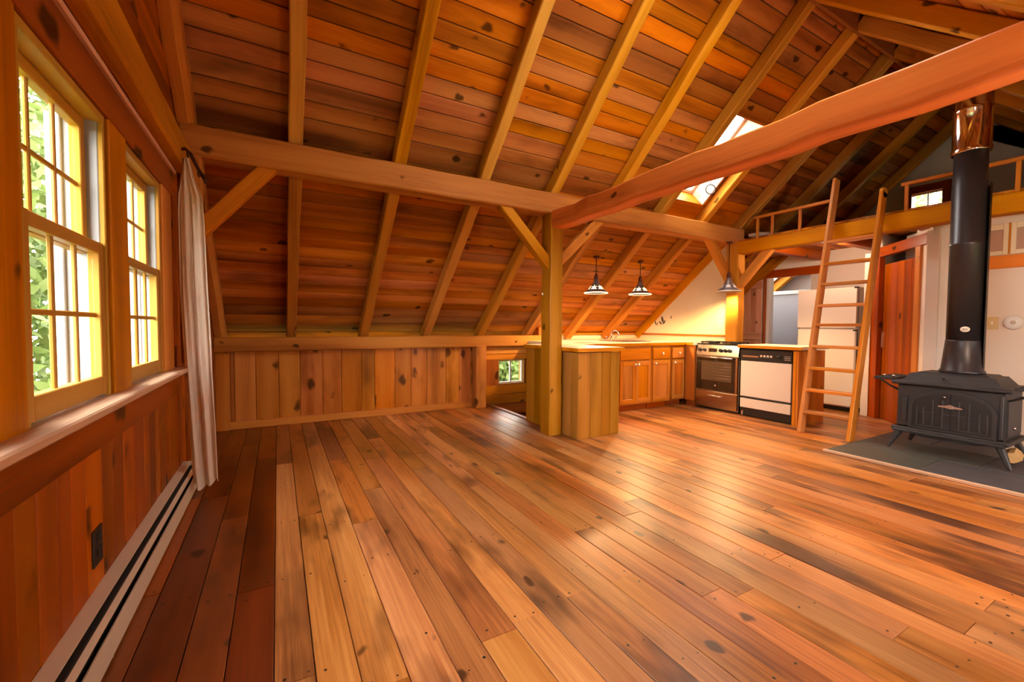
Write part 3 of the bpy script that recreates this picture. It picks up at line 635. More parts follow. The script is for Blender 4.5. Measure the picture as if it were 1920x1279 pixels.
B(XS-.008, XS, 1.245, 1.325, 1.135, 1.255).build('plate', 'beige', sp_); B(XS-.016, XS-.006, 1.279, 1.291, 1.183, 1.207).build('toggle', 'porcelain', sp_)

# ------------------------------------------------------------------ curtain, heater, outlet on the left
cu = thing('curtain', (-.44, 3.36, .10), 'gathered pale linen curtain hanging to the floor beside the windows', 'curtain')
def curtain():
    KX = .944
    prof = [(2.24, -.53, -.505), (2.12, -.55, -.47), (2.0, -.57, -.425), (1.87, -.575, -.415), (1.35, -.575, -.40), (1.0, -.565, -.388), (.81, -.558, -.385), (.45, -.545, -.372), (.15, -.53, -.365), (.07, -.52, -.362)]
    prof = [(1.14+(z-1.14)*KX-(.02 if z < .2 else 0), a*KX, b*KX) for z, a, b in prof]
    NU_, vs, gs, fs = 72, [], [], []
    for j, (z, xa, xb) in enumerate(prof):
        for i in range(NU_+1):
            u = i/NU_; xx = xa+(xb-xa)*u; amp = .011+.012*(2.2-z)/2.2
            yy = 3.36+amp*sin(u*2*pi*2.6+.5*sin(z*2.2))+.007*sin(u*2*pi*7+z*2)-.03*u
            vs.append((xx+.008*sin(u*2*pi*2.6+1.2), yy, z+(.012*sin(u*17) if j == len(prof)-1 else 0)-(.035*(1-abs(2*u-.6)) if j == len(prof)-1 else 0))); gs.append((z, xx*3, yy))
    n = NU_+1
    for j in range(len(prof)-1):
        for i in range(NU_): fs.append((j*n+i, j*n+i+1, (j+1)*n+i+1, (j+1)*n+i))
    m = MB(); m.add(vs, gs, fs, True); return m
co = curtain().build('cloth', 'curtain', cu)
mb = MB(); mb.tube([(-.545, 3.33, 2.215), (-.49, 3.33, 2.235), (-.462, 3.33, 2.207), (-.434, 3.34, 2.14), (-.40, 3.34, 2.075), (-.387, 3.32, 2.05)], .011, 8); mb.build('hook_bracket', 'brass', cu)
for q in ((-.477, 3.33, 2.20), (-.425, 3.34, 2.09), (-.392, 3.33, 2.05)): MB().ring(q, .016, .004, (1, .3, .2), 12, 6).build('curtain_ring', 'brass', cu)
hb = thing('baseboard_heater', (XL+.04, 2.3, 0), 'long beige baseboard heater along the left wall', 'heater')
B(XL, XL+.012, -1.0, 3.62, .012, .185, ax=1).build('back_panel', 'heater', hb)
MB().beam((XL+.022, -1.0, .183), (XL+.022, 3.62, .183), (1, 0, -.25), .048, .006, ch=.001).build('top_hood', 'heater', hb)
B(XL+.012, XL+.058, -1.0, 3.62, .02, .16, ax=1).build('fin_core', 'slot', hb)
MB().beam((XL+.062, -1.0, .148), (XL+.062, 3.62, .148), (.8, 0, -.6), .030, .005, ch=.001).build('damper', 'heater', hb)
MB().beam((XL+.078, -1.0, .062), (XL+.078, 3.62, .062), (0, 0, 1), .098, .006, ch=.001).build('front_cover', 'heater', hb)
B(XL+.075, XL+.083, 1.86, 1.866, .014, .11).build('joint_strip', 'heater', hb)
B(XL, XL+.082, 3.615, 3.635, .012, .187).build('end_cap', 'heater', hb)
ol = thing('wall_outlet', (XL, 2.03, .33), 'dark brown electrical outlet in the left wainscot', 'outlet')
B(XL, XL+.007, 1.985, 2.075, .275, .405).build('plate', 'black', ol)
for za in (.305, .355): B(XL+.006, XL+.010, 2.012, 2.048, za, za+.032).build('socket', 'slot', ol)

# ------------------------------------------------------------------ kitchen
def panel_wrap(name, label, boards, cat):
    pass
pe = thing('peninsula', (2.9, 3.85, 0), 'board-clad kitchen peninsula with cream worktop beside the post', 'counter')
B(2.66, 3.17, 3.385, 4.36, .01, .87).build('body', 'pen', pe)
yb = [3.36, 3.49, 3.62, 3.76, 3.90, 4.05, 4.20, 4.375]
for a, b in zip(yb[:-1], yb[1:]): B(2.635, 2.658, a+.001, b-.001, .0, .872, ch=.004, ax=2).build('board', 'pen', pe)
xb = [2.637, 2.79, 2.94, 3.06, 3.185]
for a, b in zip(xb[:-1], xb[1:]): B(a+.001, b-.001, 3.358, 3.382, .0, .872, ch=.004, ax=2).build('board', 'pen', pe)
ct = MB(); ct.prism([(2.61, 3.33), (3.22, 3.33), (3.22, 4.11), (4.9, 4.11), (5.17, 4.11), (5.17, 3.985), (XE, 3.985), (XE, 5.642), (3.58, 5.642), (3.58, 5.43), (3.25, 5.43), (3.25, 4.39), (2.61, 4.39)], 2, .885, .922)
ct = ct.build('worktop', 'counter'); tag(ct, 'cream laminate worktop running from the peninsula round to the range', 'worktop')
ct2 = MB(); ct2.prism([(2.605, 3.325), (3.225, 3.325), (3.225, 4.105), (5.165, 4.105), (5.165, 3.99), (5.18, 3.99), (5.18, 4.12), (3.21, 4.12), (3.21, 3.34), (2.62, 3.34), (2.62, 4.385), (2.605, 4.385)], 2, .883, .9215)
ct2.build('edge_strip', 'trim', ct)
def knob(p, parent, ax=(0, -1, 0)): return MB().lathe([(.006, 0), (.006, .012), (.016, .018), (.018, .026), (.011, .033), (.001, .035)], p, ax, 14).build('knob', 'porcelain', parent)
YF = 4.145
def base_cab(x0, x1, label, doors, drawer=True, knob_d=None, drawer_knob=True):
    e = thing('base_cabinet', ((x0+x1)/2, YF+.2, 0), label, 'cabinet', 'pine base cabinets along the sink run')
    B(x0, x1, YF+.02, YF+.55, .09, .882).build('body', 'cab', e)
    B(x0+.002, x1-.002, YF+.075, YF+.09, 0, .09).build('toe_kick', 'door', e)
    f = MB(); f.box(x0, x0+.03, YF, YF+.02, .09, .88, ax=2).box(x1-.03, x1, YF, YF+.02, .09, .88, ax=2).box(x0+.03, x1-.03, YF, YF+.02, .84, .88, ax=0).box(x0+.03, x1-.03, YF, YF+.02, .66, .69, ax=0).box(x0+.03, x1-.03, YF, YF+.02, .09, .125, ax=0)
    f.build('face_frame', 'cab', e)
    dr = B(x0+.02, x1-.02, YF-.018, YF-.001, .695, .845, ax=0).build('drawer', 'cab', e)
    if drawer_knob: knob(((x0+x1)/2, YF-.018, .77), dr)
    n = doors; w = (x1-x0-.03)/n
    for k in range(n):
        a = x0+.015+w*k+.002; b = a+w-.004
        m = MB(); m.box(a, a+.05, YF-.02, YF-.001, .115, .672, ax=2).box(b-.05, b, YF-.02, YF-.001, .115, .672, ax=2).box(a+.05, b-.05, YF-.02, YF-.001, .115, .17, ax=0).box(a+.05, b-.05, YF-.02, YF-.001, .617, .672, ax=0)
        d = m.build('door', 'cab', e); B(a+.048, b-.048, YF-.012, YF-.002, .168, .619, ax=2).build('panel', 'cab', d)
        kx = (b-.028 if k == 0 else a+.028) if n == 2 else a+.03
        knob((kx, YF-.02, .635), d)
base_cab(3.22, 3.90, 'pine base cabinet hidden behind the peninsula end', 1)
base_cab(3.91, 4.505, 'pine sink cabinet with two doors and paired white knobs', 2, drawer_knob=False)
base_cab(4.515, 4.89, 'narrow pine cabinet with one drawer and one door', 1)
base_cab(4.90, 5.19, 'pine corner cabinet next to the range', 1)
cf = thing('corner_filler', (5.23, 4.07, 0), 'plain pine filler panel between corner cabinet and range', 'panel')
B(5.20, 5.24, 3.99, 4.14, .09, .88, ax=2).build('panel', 'cab', cf); B(5.245, 5.26, 3.99, 4.14, 0, .09).build('toe_kick', 'door', cf)
# sink and tap
sk = thing('sink', (4.55, 4.75, .92), 'shallow steel sink rim set in the cream worktop', 'sink')
f = MB(); f.box(4.25, 4.85, 4.45, 4.48, .9225, .933, ax=0).box(4.25, 4.85, 4.92, 4.95, .9225, .933, ax=0).box(4.25, 4.28, 4.48, 4.92, .9225, .933, ax=1).box(4.82, 4.85, 4.48, 4.92, .9225, .933, ax=1).build('rim', 'nickel', sk)
B(4.28, 4.82, 4.48, 4.92, .9225, .9245).build('bowl', 'steel', sk)
tp = thing('tap', (4.56, 5.0, .925), 'chrome gooseneck kitchen tap on the cream worktop', 'tap')
MB().lathe([(.028, 0), (.028, .015), (.014, .03), (.013, .06)], (4.56, 5.0, .923), (0, 0, 1), 14).build('base', 'chrome', tp)
MB().tube([(4.56, 5.0, .97)]+[(4.56+.055*(1-cos(a)), 5.0-.02*(1-cos(a)), 1.02+.06*sin(a)) for a in [k*pi/9 for k in range(10)]]+[(4.67, 4.96, 1.0)], .010, 10).build('spout', 'chrome', tp)
for sx in (-.09, .09):
    h = MB(); h.lathe([(.018, 0), (.016, .03), (.008, .035), (.008, .05)], (4.56+sx, 5.0, .923), (0, 0, 1), 12); h.tube([(4.56+sx-.03, 5.0, .985), (4.56+sx+.03, 5.0, .985)], .008, 8); h.build('handle', 'chrome', tp)
# range
RG = thing('kitchen_range', (5.45, 3.66, 0), 'stainless gas range with black oven glass', 'range')
y0, y1, xf = 3.345, 3.975, 5.22
B(xf+.03, 5.542, y0, y1, .03, .895).build('body', 'steel', RG)
B(xf+.06, 5.53, y0+.02, y1-.02, 0, .03).build('plinth', 'black', RG)
MB().prism([(.755, xf+.005), (.895, xf+.03), (.895, xf+.06), (.755, xf+.06)], 1, y0, y1).build('control_panel', 'steel', RG)
cp = RG.children[-1]
for q in (3.92, 3.845, 3.60, 3.535, 3.47): MB().lathe([(.022, 0), (.020, .022), (.001, .024)], (xf+.014, q, .825), (-1, 0, .18), 16).build('knob', 'black', cp)
MB().box(xf+.010, xf+.014, 3.66, 3.78, .80, .85).build('display', 'ovenglass', cp)
od = B(xf, xf+.03, y0+.004, y1-.004, .265, .745, ch=.006).build('oven_door', 'steel', RG)
B(xf-.006, xf+.001, y0+.035, y1-.018, .275, .735, ch=.003).build('oven_glass', 'ovenglass', od)
B(xf-.009, xf-.005, y0+.08, y1-.10, .41, .68, ch=.001).build('oven_window', 'ovenwin', od)
for q in (.45, .49, .53, .57, .61, .65): MB().tube([(xf-.010, y0+.09, q), (xf-.010, y1-.11, q)], .0015, 4).build('oven_rack', 'steel', od)
MB().tube([(xf-.003, y0+.06, .728), (xf-.045, y0+.06, .728), (xf-.045, y1-.06, .728), (xf-.003, y1-.06, .728)], .011, 8).build('door_handle', 'nickel', od)
MB().lathe([(.013, 0), (.013, .002), (.001, .0025)], (xf-.007, 3.66, .345), (-1, 0, 0), 20).build('badge', 'nickel', od)
dr = B(xf, xf+.03, y0+.004, y1-.004, .045, .258, ch=.006).build('drawer', 'steel', RG)
MB().tube([(xf+.0, 3.78, .205), (xf-.022, 3.76, .20), (xf-.022, 3.58, .20), (xf+.0, 3.56, .205)], .008, 8).build('drawer_handle', 'nickel', dr)
B(xf+.03, 5.542, y0, y1, .895, .912).build('cooktop', 'black', RG)
for cyc in (3.50, 3.82):
    g = MB()
    for q in (-.11, 0, .11): g.box(xf+.05, 5.52, cyc+q-.006, cyc+q+.006, .93, .945, ax=0)
    for q in (xf+.08, xf+.18, xf+.28): g.box(q-.006, q+.006, cyc-.13, cyc+.13, .928, .943, ax=1)
    for q in (xf+.08, xf+.28):
        for r in (-.11, .11): g.box(q-.007, q+.007, cyc+r-.007, cyc+r+.007, .91, .93)
    g.build('grate', 'iron', RG)
    for q in (xf+.13, xf+.24): MB().lathe([(.045, 0), (.04, .014), (.001, .016)], (q, cyc, .911), (0, 0, 1), 16).build('burner', 'black', RG)
# dishwasher and its counter
DW = thing('dishwasher', (5.45, 2.99, 0), 'white dishwasher with black control strip and kick plate', 'dishwasher')
y0, y1 = 2.672, 3.315
B(xf+.02, XE+.05, y0, y1, .02, .868).build('body', 'black', DW)
d = B(xf, xf+.02, y0+.022, y1-.012, .262, .715, ch=.004).build('door', 'enamel', DW)
B(xf-.002, xf+.02, y0+.022, y1-.012, .240, .258).build('black_strip', 'black', DW)
B(xf, xf+.02, y0+.022, y1-.012, .118, .236, ch=.003).build('lower_panel', 'enamel', DW)
c = B(xf-.004, xf+.02, y0+.015, y1-.005, .722, .858, ch=.004).build('control_strip', 'black', DW)
B(xf-.010, xf-.003, y1-.24, y1-.04, .765, .785).build('latch', 'nickel', c)
MB().lathe([(.022, 0), (.019, .02), (.001, .022)], (xf-.004, 2.83, .79), (-1, 0, 0), 16).build('dial', 'black', c)
for k in range(4): B(xf-.008, xf-.003, 3.03-.04*k, 3.055-.04*k, .775, .80).build('button', 'heater', c)
for k in range(3): B(xf-.006, xf-.003, 2.70, 2.77, .755+.02*k, .760+.02*k).build('print_line', 'enamel', c)
B(xf+.05, xf+.07, y0, y1, .0, .115).build('kick_plate', 'black', DW)
B(xf-.0, xf+.018, y1-.05, y1-.03, .02, .075).build('foot', 'nickel', DW)
c2 = thing('counter_end', (5.5, 2.62, 0), 'pine board end panel with cream worktop over the dishwasher', 'counter')
for k in range(4): B(xf-.005+.148*k, xf+.140+.148*k, 2.612, 2.636, 0, .87, ch=.004, ax=2).build('board', 'cab', c2)
B(xf-.008, xf+.018, 2.637, 2.671, 0, .87, ax=2).build('stile', 'cab', c2)
B(xf+.02, XE+.08, 2.637, 2.668, 0, .87).build('side', 'cab', c2)
B(xf-.03, XE+.10, 2.575, 3.335, .883, .920, ch=.005).build('worktop', 'counter', c2)
B(xf-.034, xf-.029, 2.572, 3.335, .881, .916, ch=.001).build('edge_strip', 'trim', c2)
ok = thing('wall_outlet', (XE, 3.935, 1.19), 'cream outlet plate on the end wall beside the kitchen post', 'outlet')
B(XE-.006, XE, 3.90, 3.97, 1.13, 1.245).build('plate', 'counter', ok); B(XE-.009, XE-.005, 3.92, 3.95, 1.15, 1.18).build('socket', 'heater', ok); B(XE-.009, XE-.005, 3.92, 3.95, 1.195, 1.225).build('socket', 'heater', ok)
wd = thing('wall_ornament', (XE, 5.03, 1.25), 'small dark sprig ornament on the cream end wall', 'ornament')
for (yy, zz, a, s_) in ((5.02, 1.27, .3, 1.3), (4.98, 1.22, -.6, .9), (5.06, 1.21, .9, .9), (5.17, 1.215, .2, .8), (5.13, 1.19, -.7, .6), (4.84, 1.30, -.5, .6)):
    m = MB(); m.lathe([(.001, -.05*s_), (.016*s_, -.015*s_), (.013*s_, .02*s_), (.001, .05*s_)], (XE-.008, yy, zz), (0, sin(a), cos(a)), 8, sx=.35); m.build('leaf', 'iron', wd)
# refrigerator
FR = thing('refrigerator', (7.0, 3.02, 0), 'off-white top-freezer refrigerator behind the ladder', 'refrigerator')
y0, y1, xr = 2.67, 3.39, 6.70
B(xr+.06, 7.36, y0, y1, .06, 1.685, ch=.01).build('body', 'fridge', FR)
B(xr+.07, 7.36, y0+.01, y1-.01, 0, .06).build('base_grille', 'black', FR)
d = B(xr, xr+.055, y0+.002, y1-.002, 1.138, 1.685, ch=.012).build('freezer_door', 'fridge', FR)
MB().tube([(xr, 3.13, 1.43), (xr-.035, 3.13, 1.42), (xr-.035, 3.13, 1.25), (xr, 3.13, 1.24)], .010, 8).build('handle', 'white', d)
d = B(xr, xr+.055, y0+.002, y1-.002, .085, 1.122, ch=.012).build('fridge_door', 'fridge', FR)
MB().tube([(xr, 3.13, 1.05), (xr-.035, 3.13, 1.04), (xr-.035, 3.13, .72), (xr, 3.13, .71)], .010, 8).build('handle', 'white', d)
for z in (1.10, 1.67, .10): B(xr-.004, xr+.06, y0-.004, y0+.03, z, z+.02).build('hinge', 'black', FR)
for za, zb in ((1.17, 1.66), (.12, 1.09)): B(xr+.054, xr+.062, y0-.002, y0+.012, za, zb).build('door_gasket', 'black', FR)

# ------------------------------------------------------------------ ladder
LA = thing('loft_ladder', (5.0, 2.26, 0), 'wooden loft ladder with flat treads leaning on the loft beam', 'ladder')
lt = lambda z: 4.995+z*.2125
ldir = Vector((.2125, 0, 1)).normalized(); lw = Vector((ldir.z, 0, -ldir.x))
for (yl, zt_, rt) in ((2.462, 2.83, False), (2.007, 2.55, True)):
    MB().beam((lt(0), yl, .0), (lt(zt_), yl, zt_), (0, 1, 0), .034, .11, ch=.006, seg=4).build('stile', 'ladder', LA)
    st = LA.children[-1]
    if rt: MB().lathe([(.053, -.017), (.053, .017)], (lt(zt_), yl, zt_), (0, 1, 0), 20).build('rounded_end', 'ladder', st)
    for z in (.23, 1.6, 2.2): MB().lathe([(.008, 0), (.006, .004), (.001, .005)], Vector((lt(z), yl-.017, z)), (0, -1, 0), 8).build('peg', 'log', st)
for z in (2.10, 1.85, 1.622, 1.385, 1.172, .936, .698, .462, .228):
    B(lt(z)-.052, lt(z)+.052, 2.024, 2.445, z-.016, z+.016, ch=.005, ax=1).build('tread', 'ladder', LA)

# ------------------------------------------------------------------ pendant lamps
def pendant(c, ztop, label, lit=True, r=.155):
    e = thing('pendant_lamp', (c[0], c[1], c[2]), label, 'lamp', 'star-patterned pendant lamps')
    x, y, z = c
    sh = MB().lathe([(r, 0), (r*.97, .012), (r*.62, .055), (r*.42, .10), (r*.24, .145), (r*.17, .19), (r*.165, .19), (r*.23, .142), (r*.41, .097), (r*.6, .052), (r*.95, .008), (r*.97, .001)], (x, y, z), (0, 0, 1), 32)
    sh.f = sh.f[:-2] if False else sh.f
    so = sh.build('shade', 'shade', e)
    for k in range(6):                         # star cut-outs, glass set into the shade
        a = 2*pi*k/6+.55; pts = []
        for q in range(12):
            rr = .042 if q % 2 == 0 else .017; t = 2*pi*q/12
            hgt = .068+rr*cos(t)*1.0; rad = r*(.62+(.42-.62)*(hgt-.055)/.045)+.003; an = a+rr*sin(t)/(r*.52)
            pts.append((x+rad*cos(an), y+rad*sin(an), z+hgt))
        cen = (x+(r*.56+.003)*cos(a), y+(r*.56+.003)*sin(a), z+.068)
        m = MB(); m.add([cen]+pts, [(0, 0, 0)]*13, [(0, 1+i, 1+(i+1) % 12) for i in range(12)]); m.build('star_glass', 'star' if lit else 'starw', so)
    MB().ring((x, y, z+.004), r*.985, .007, (0, 0, 1), 32, 8).build('rim', 'rim' if lit else 'starw', so)
    MB().lathe([(.027, .185), (.027, .215), (.018, .25), (.008, .262)], (x, y, z), (0, 0, 1), 14).build('cap', 'brass', e)
    MB().tube([(x, y, z+.26), (x, y, ztop)], .006, 6).build('cord', 'brass', e)
    MB().lathe([(.045, -.012), (.03, -.035), (.008, -.045)], (x, y, ztop+.012), (0, 0, 1), 14).build('canopy', 'brass', e)
    MB().lathe([(.001, .04), (.022, .055), (.028, .08), (.02, .11), (.013, .14)], (x, y, z), (0, 0, 1), 12).build('bulb', 'bulb', e)
    l = bpy.data.lights.new('bulb_light', 'SPOT'); l.energy = LAMP_W*6; l.color = WARM; l.shadow_soft_size = .06; l.spot_size = radians(164); l.spot_blend = .5
    lo = bpy.data.objects.new('bulb_light', l); COL.objects.link(lo); lo.location = (0, 0, .02); lo.parent = e
MT['shade'] = plain('mottled_metal_shade', (.16, .13, .13), .35, metal=.4, nz=.8, nsc=22)
MT['star'] = plain('lit_star_glass', (.9, .8, .6), .4, emit=(1, .78, .42), es=3.2)
MT['starw'] = plain('white_star_glass', (.85, .83, .82), .35)
MT['rim'] = plain('lit_glass_rim', (.9, .8, .6), .4, emit=(1, .80, .45), es=2.6)
MT['bulb'] = plain('glowing_bulb', (1, .9, .7), .4, emit=(1, .72, .36), es=14)
zs = lambda y: 2.49-.84*(y-3.7)+RD/cos(AL)
pendant((3.73, 4.40, 1.585), zs(4.40), 'lit star-patterned pendant lamp nearer the peninsula post')
pendant((4.54, 4.40, 1.60), zs(4.40), 'lit star-patterned pendant lamp over the sink, second from the post')
pendant((5.37, 3.60, 1.625), 2.297, 'star-patterned pendant lamp hanging at the kitchen end post over the range', lit=False)

def globe(x, y, z, label, watt):  # unseen lamps added to brighten the stove wall and tie beam
    e = thing('fill_globe_lamp', (x, y, z), label, 'lamp', 'added opal fill lamps')
    zc = NL.p(0, (.36-y)/cos(AL), RD).z if y < .36 else 2.7
    MB().lathe([(.001, -.11)]+[(.11*sin(a), -.11*cos(a)) for a in [pi*k/12 for k in range(1, 12)]]+[(.03, .11)], (x, y, z), (0, 0, 1), 24).build('globe', 'opal', e)
    MB().lathe([(.04, .10), (.03, .14), (.008, .16)], (x, y, z), (0, 0, 1), 14).build('cap', 'brass', e)
    MB().tube([(x, y, z+.15), (x, y, zc)], .006, 6).build('cord', 'brass', e)
    l = bpy.data.lights.new('bulb_light', 'POINT'); l.energy = watt; l.color = (1, .80, .56); l.shadow_soft_size = .12
    lo = bpy.data.objects.new('bulb_light', l); COL.objects.link(lo); lo.location = (0, 0, -.26); lo.parent = e
MT['opal'] = plain('opal_globe', (.9, .85, .75), .4, emit=(1, .82, .58), es=3.0)
globe(1.55, -.35, 1.85, 'added opal fill lamp hanging unseen behind the camera', 42)
globe(3.75, -.10, 1.95, 'added opal fill lamp hanging unseen near the stove, right of the frame', 75)
hl = thing('hall_fill_lamp', (6.10, 2.75, 2.32), 'added flush fill lamp hidden under the loft behind the loft beam', 'lamp')  # hidden lamp added to brighten the hall under the loft
MB().lathe([(.10, .0), (.10, -.015), (.085, -.02)], (6.10, 2.75, 2.322), (0, 0, 1), 20).build('base', 'nickel', hl)
MB().lathe([(.09, -.018), (.085, -.04), (.05, -.06), (.001, -.066)], (6.10, 2.75, 2.322), (0, 0, 1), 20).build('glass_bowl', 'rim', hl)
l = bpy.data.lights.new('bulb_light', 'POINT'); l.energy = 32; l.color = (1, .76, .52); l.shadow_soft_size = .07
lo = bpy.data.objects.new('bulb_light', l); COL.objects.link(lo); lo.location = (0, 0, -.15); lo.parent = hl
# ------------------------------------------------------------------ hearth, stove
HE = thing('hearth_pad', (5.15, .9, 0), 'grey slate hearth pad under the wood stove', 'hearth')
B(4.415, XS-.005, -.6, 1.955, .001, .014).build('grout_bed', 'grout', HE)
B(4.385, 4.415, -.62, 1.97, .001, .024, ax=1).build('edging', 'edging', HE)
xs = [4.42, 4.93, 5.45, XS-.01]; rr_ = random.Random(2)
for i in range(3):
    y = -.6
    q = [1.955, [1.32, 1.10, 1.55][i], [.62, .42, .75][i], [0, -.1, .1][i], -.6]
    for a, b in zip(q[1:], q[:-1]):
        B(xs[i]+.006, xs[i+1]-.006, a+.006, b-.006, .006, .022+rr_.uniform(-.001, .002), ch=.003).build('slate_tile', 'slate' if rr_.random() < .6 else 'slate2', HE)
ST = thing('wood_stove', (5.25, 1.32, .02), 'black cast-iron wood stove with arched front doors on the slate hearth', 'stove')
fx = 5.03
Y0, Y1 = 1.0, 1.66
B(fx, 5.50, Y0, Y1, .24, .63, ch=.012).build('body', 'iron', ST)
b_ = ST.children[-1]
B(fx-.03, 5.53, Y0-.03, Y1+.03, .205, .24, ch=.010).build('base_skirt', 'iron', ST)
B(fx-.05, fx-.0, Y0-.015, Y1+.015, .195, .222, ch=.008).build('ash_lip', 'iron', ST)
MB().prism([(Y0+.03, .205), (Y1-.03, .205), (Y1-.16, .165), (Y0+.16, .165)], 0, fx+.02, 5.45).build('ash_pan', 'iron', ST)
B(fx-.035, 5.53, Y0-.04, Y1+.04, .63, .662, ch=.010).build('top_plate', 'iron', ST)
# raised griddle lid
def frustum(x0, x1, y0, y1, z0, z1, ins):
    m = MB(); vs = [(x0, y0, z0), (x1, y0, z0), (x1, y1, z0), (x0, y1, z0), (x0+ins, y0+ins, z1), (x1-ins, y0+ins, z1), (x1-ins, y1-ins, z1), (x0+ins, y1-ins, z1)]
    return m.add(vs, vs, [(3, 2, 1, 0), (4, 5, 6, 7), (0, 1, 5, 4), (1, 2, 6, 5), (2, 3, 7, 6), (3, 0, 4, 7)])
frustum(fx+.0, 5.50, Y0+.02, Y1-.02, .662, .735, .05).build('raised_lid', 'iron', ST)
frustum(fx+.07, 5.44, Y0+.10, Y1-.10, .735, .748, .015).build('griddle', 'iron', ST)
MB().tube([(fx+.01, 1.36, .70), (fx-.02, 1.35, .715), (fx-.015, 1.33, .70)], .008, 8).build('lid_hook', 'iron', ST)
# arch doors
def arch(y0, y1, zb, zs_, zt2, n=16):
    yc = (y0+y1)/2; a = (y1-y0)/2
    return [(y0, zb), (y1, zb)]+[(yc+a*cos(t), zs_+(zt2-zs_)*sin(t)) for t in [pi*k/n for k in range(n+1)]]
def arch_ring(o, i, xa, xb):
    m = MB(); n = len(o); vs = []
    for x in (xa, xb):
        for p in (o, i): vs += [(x, q[0], q[1]) for q in p]
    fs = []
    for k in range(n):
        k2 = (k+1) % n; fs += [(k, k2, n+k2, n+k), (2*n+k, 3*n+k, 3*n+k2, 2*n+k2), (k, 2*n+k, 2*n+k2, k2), (n+k, n+k2, 3*n+k2, 3*n+k)]
    return m.add(vs, vs, fs)
A0 = arch(Y0+.035, Y1-.085, .245, .44, .605); A1 = arch(Y0+.06, Y1-.110, .262, .44, .578); A2 = arch(Y0+.075, Y1-.125, .275, .44, .560)
arch_ring(A0, A1, fx-.022, fx+.002).build('arch_moulding', 'iron', ST)
yc = (Y0+Y1-.05)/2
for side in (0, 1):                            # two door leaves
    pts = [(y, z) for (y, z) in A1 if (y <= yc-.002 if side == 0 else y >= yc+.002)]
    edge = yc-.002 if side == 0 else yc+.002
    pts = pts+[(edge, .578), (edge, .262)]
    import math as _m
    cx_, cz_ = sum(p[0] for p in pts)/len(pts), sum(p[1] for p in pts)/len(pts)
    pts.sort(key=lambda p: _m.atan2(p[1]-cz_, p[0]-cx_))
    d = MB().prism([(p[0], p[1]) for p in pts], 0, fx-.012, fx+.001).build('fire_door', 'irondoor', ST)
    ys_ = [edge+(-1 if side == 0 else 1)*q for q in (.05, .11, .17, .215)]
    for q in ys_: B(fx-.019, fx-.011, q-.006, q+.006, .285, .52 if abs(q-yc) < .15 else .44, ch=.002).build('door_rib', 'iron', d)
    B(fx-.017, fx-.011, min(edge, ys_[-1]), max(edge, ys_[-1]), .392, .402, ch=.002).build('door_rib', 'iron', d)
    B(fx-.017, fx-.011, min(edge, ys_[-1]), max(edge, ys_[-1]), .272, .284, ch=.002).build('door_rib', 'iron', d)
m = MB(); m.prism([(yc-.075, .470), (yc-.03, .476), (yc, .490), (yc+.03, .478), (yc+.075, .474), (yc+.075, .462), (yc+.03, .460), (yc, .452), (yc-.03, .458), (yc-.075, .458)], 0, fx-.026, fx-.018); m.build('emblem', 'chrome', ST)
MB().lathe([(.004, 0), (.010, .01), (.008, .024), (.001, .028)], (fx-.012, yc+.035, .545), (-1, 0, .3), 12).build('door_knob', 'nickel', ST)
B(fx-.016, fx, Y1-.07, Y1-.03, .30, .52, ch=.005).build('side_pilaster', 'iron', ST); B(fx-.012, fx, Y0+.004, Y0+.026, .26, .60, ch=.004).build('side_pilaster', 'iron', ST)
B(fx+.05, 5.45, Y0-.012, Y0, .27, .56, ch=.004).build('side_panel', 'heater' if False else 'iron', ST)
MB().lathe([(.014, 0), (.010, .012), (.001, .014)], (fx+.20, Y0-.012, .33), (0, -1, 0), 12).build('side_bolt', 'chrome', ST)
def shelf(y0, y1, nm='warming_shelf'):
    s_ = MB(); s_.box(fx+.02, 5.48, y0, y0+.014, .655, .680, ax=0).box(fx+.02, 5.48, y1-.014, y1, .655, .680, ax=0).box(fx+.02, fx+.034, y0, y1, .655, .680, ax=1).box(5.466, 5.48, y0, y1, .655, .680, ax=1)
    so = s_.build(nm, 'iron', ST)
    for k in range(1, 9): q = fx+.02+.051*k; B(q-.006, q+.006, y0+.01, y1-.01, .660, .676, ax=1).build('slat', 'iron', so)
    for k in range(1, 3): q = y0+(y1-y0)*k/3; B(fx+.03, 5.47, q-.005, q+.005, .658, .674, ax=0).build('slat', 'iron', so)
    yb_, ye = (Y1, y1-.03) if y0 > 1.3 else (Y0, y0+.03)
    for q in (fx+.06, 5.42): MB().tube([(q, yb_, .56), (q, (yb_+ye)/2, .60), (q, ye, .655)], .009, 6).build('shelf_bracket', 'iron', so)
shelf(1.70, 1.85); shelf(.80, .96)
for q in ((fx+.1, 1.80), (fx+.1, 1.73)): MB().lathe([(.012, 0), (.014, .012), (.006, .02), (.001, .022)], (q[0], q[1], .680), (0, 0, 1), 10).build('shelf_finial', 'nickel', ST)
for (lx, ly, ox, oy) in ((fx+.03, Y1-.02, -.045, .075), (fx+.03, Y0+.03, -.045, -.075), (5.47, Y1-.02, .045, .075), (5.47, Y0+.03, .045, -.075)):
    MB().beam((lx, ly, .215), (lx+ox, ly+oy, .030), (1, 0, 0), .065, .05, ch=.008, seg=3, w2=.028, t2=.026).build('leg', 'iron', ST)
FP = thing('stovepipe', (5.27, 1.31, .74), 'black stovepipe with polished steel upper section rising through the roof', 'stovepipe')
px, py = 5.27, 1.31
MB().lathe([(.145, .748), (.145, .772), (.135, .78), (.112, 1.03), (.112, 1.04)], (px, py, 0), (0, 0, 1), 32).build('flue_collar', 'pipe', FP)
MB().lathe([(.109, 1.035), (.109, 1.86), (.112, 1.865), (.112, 1.885), (.109, 1.89), (.109, 2.40), (.106, 2.405), (.106, 2.67)], (px, py, 0), (0, 0, 1), 32).build('lower_pipe', 'pipe', FP)
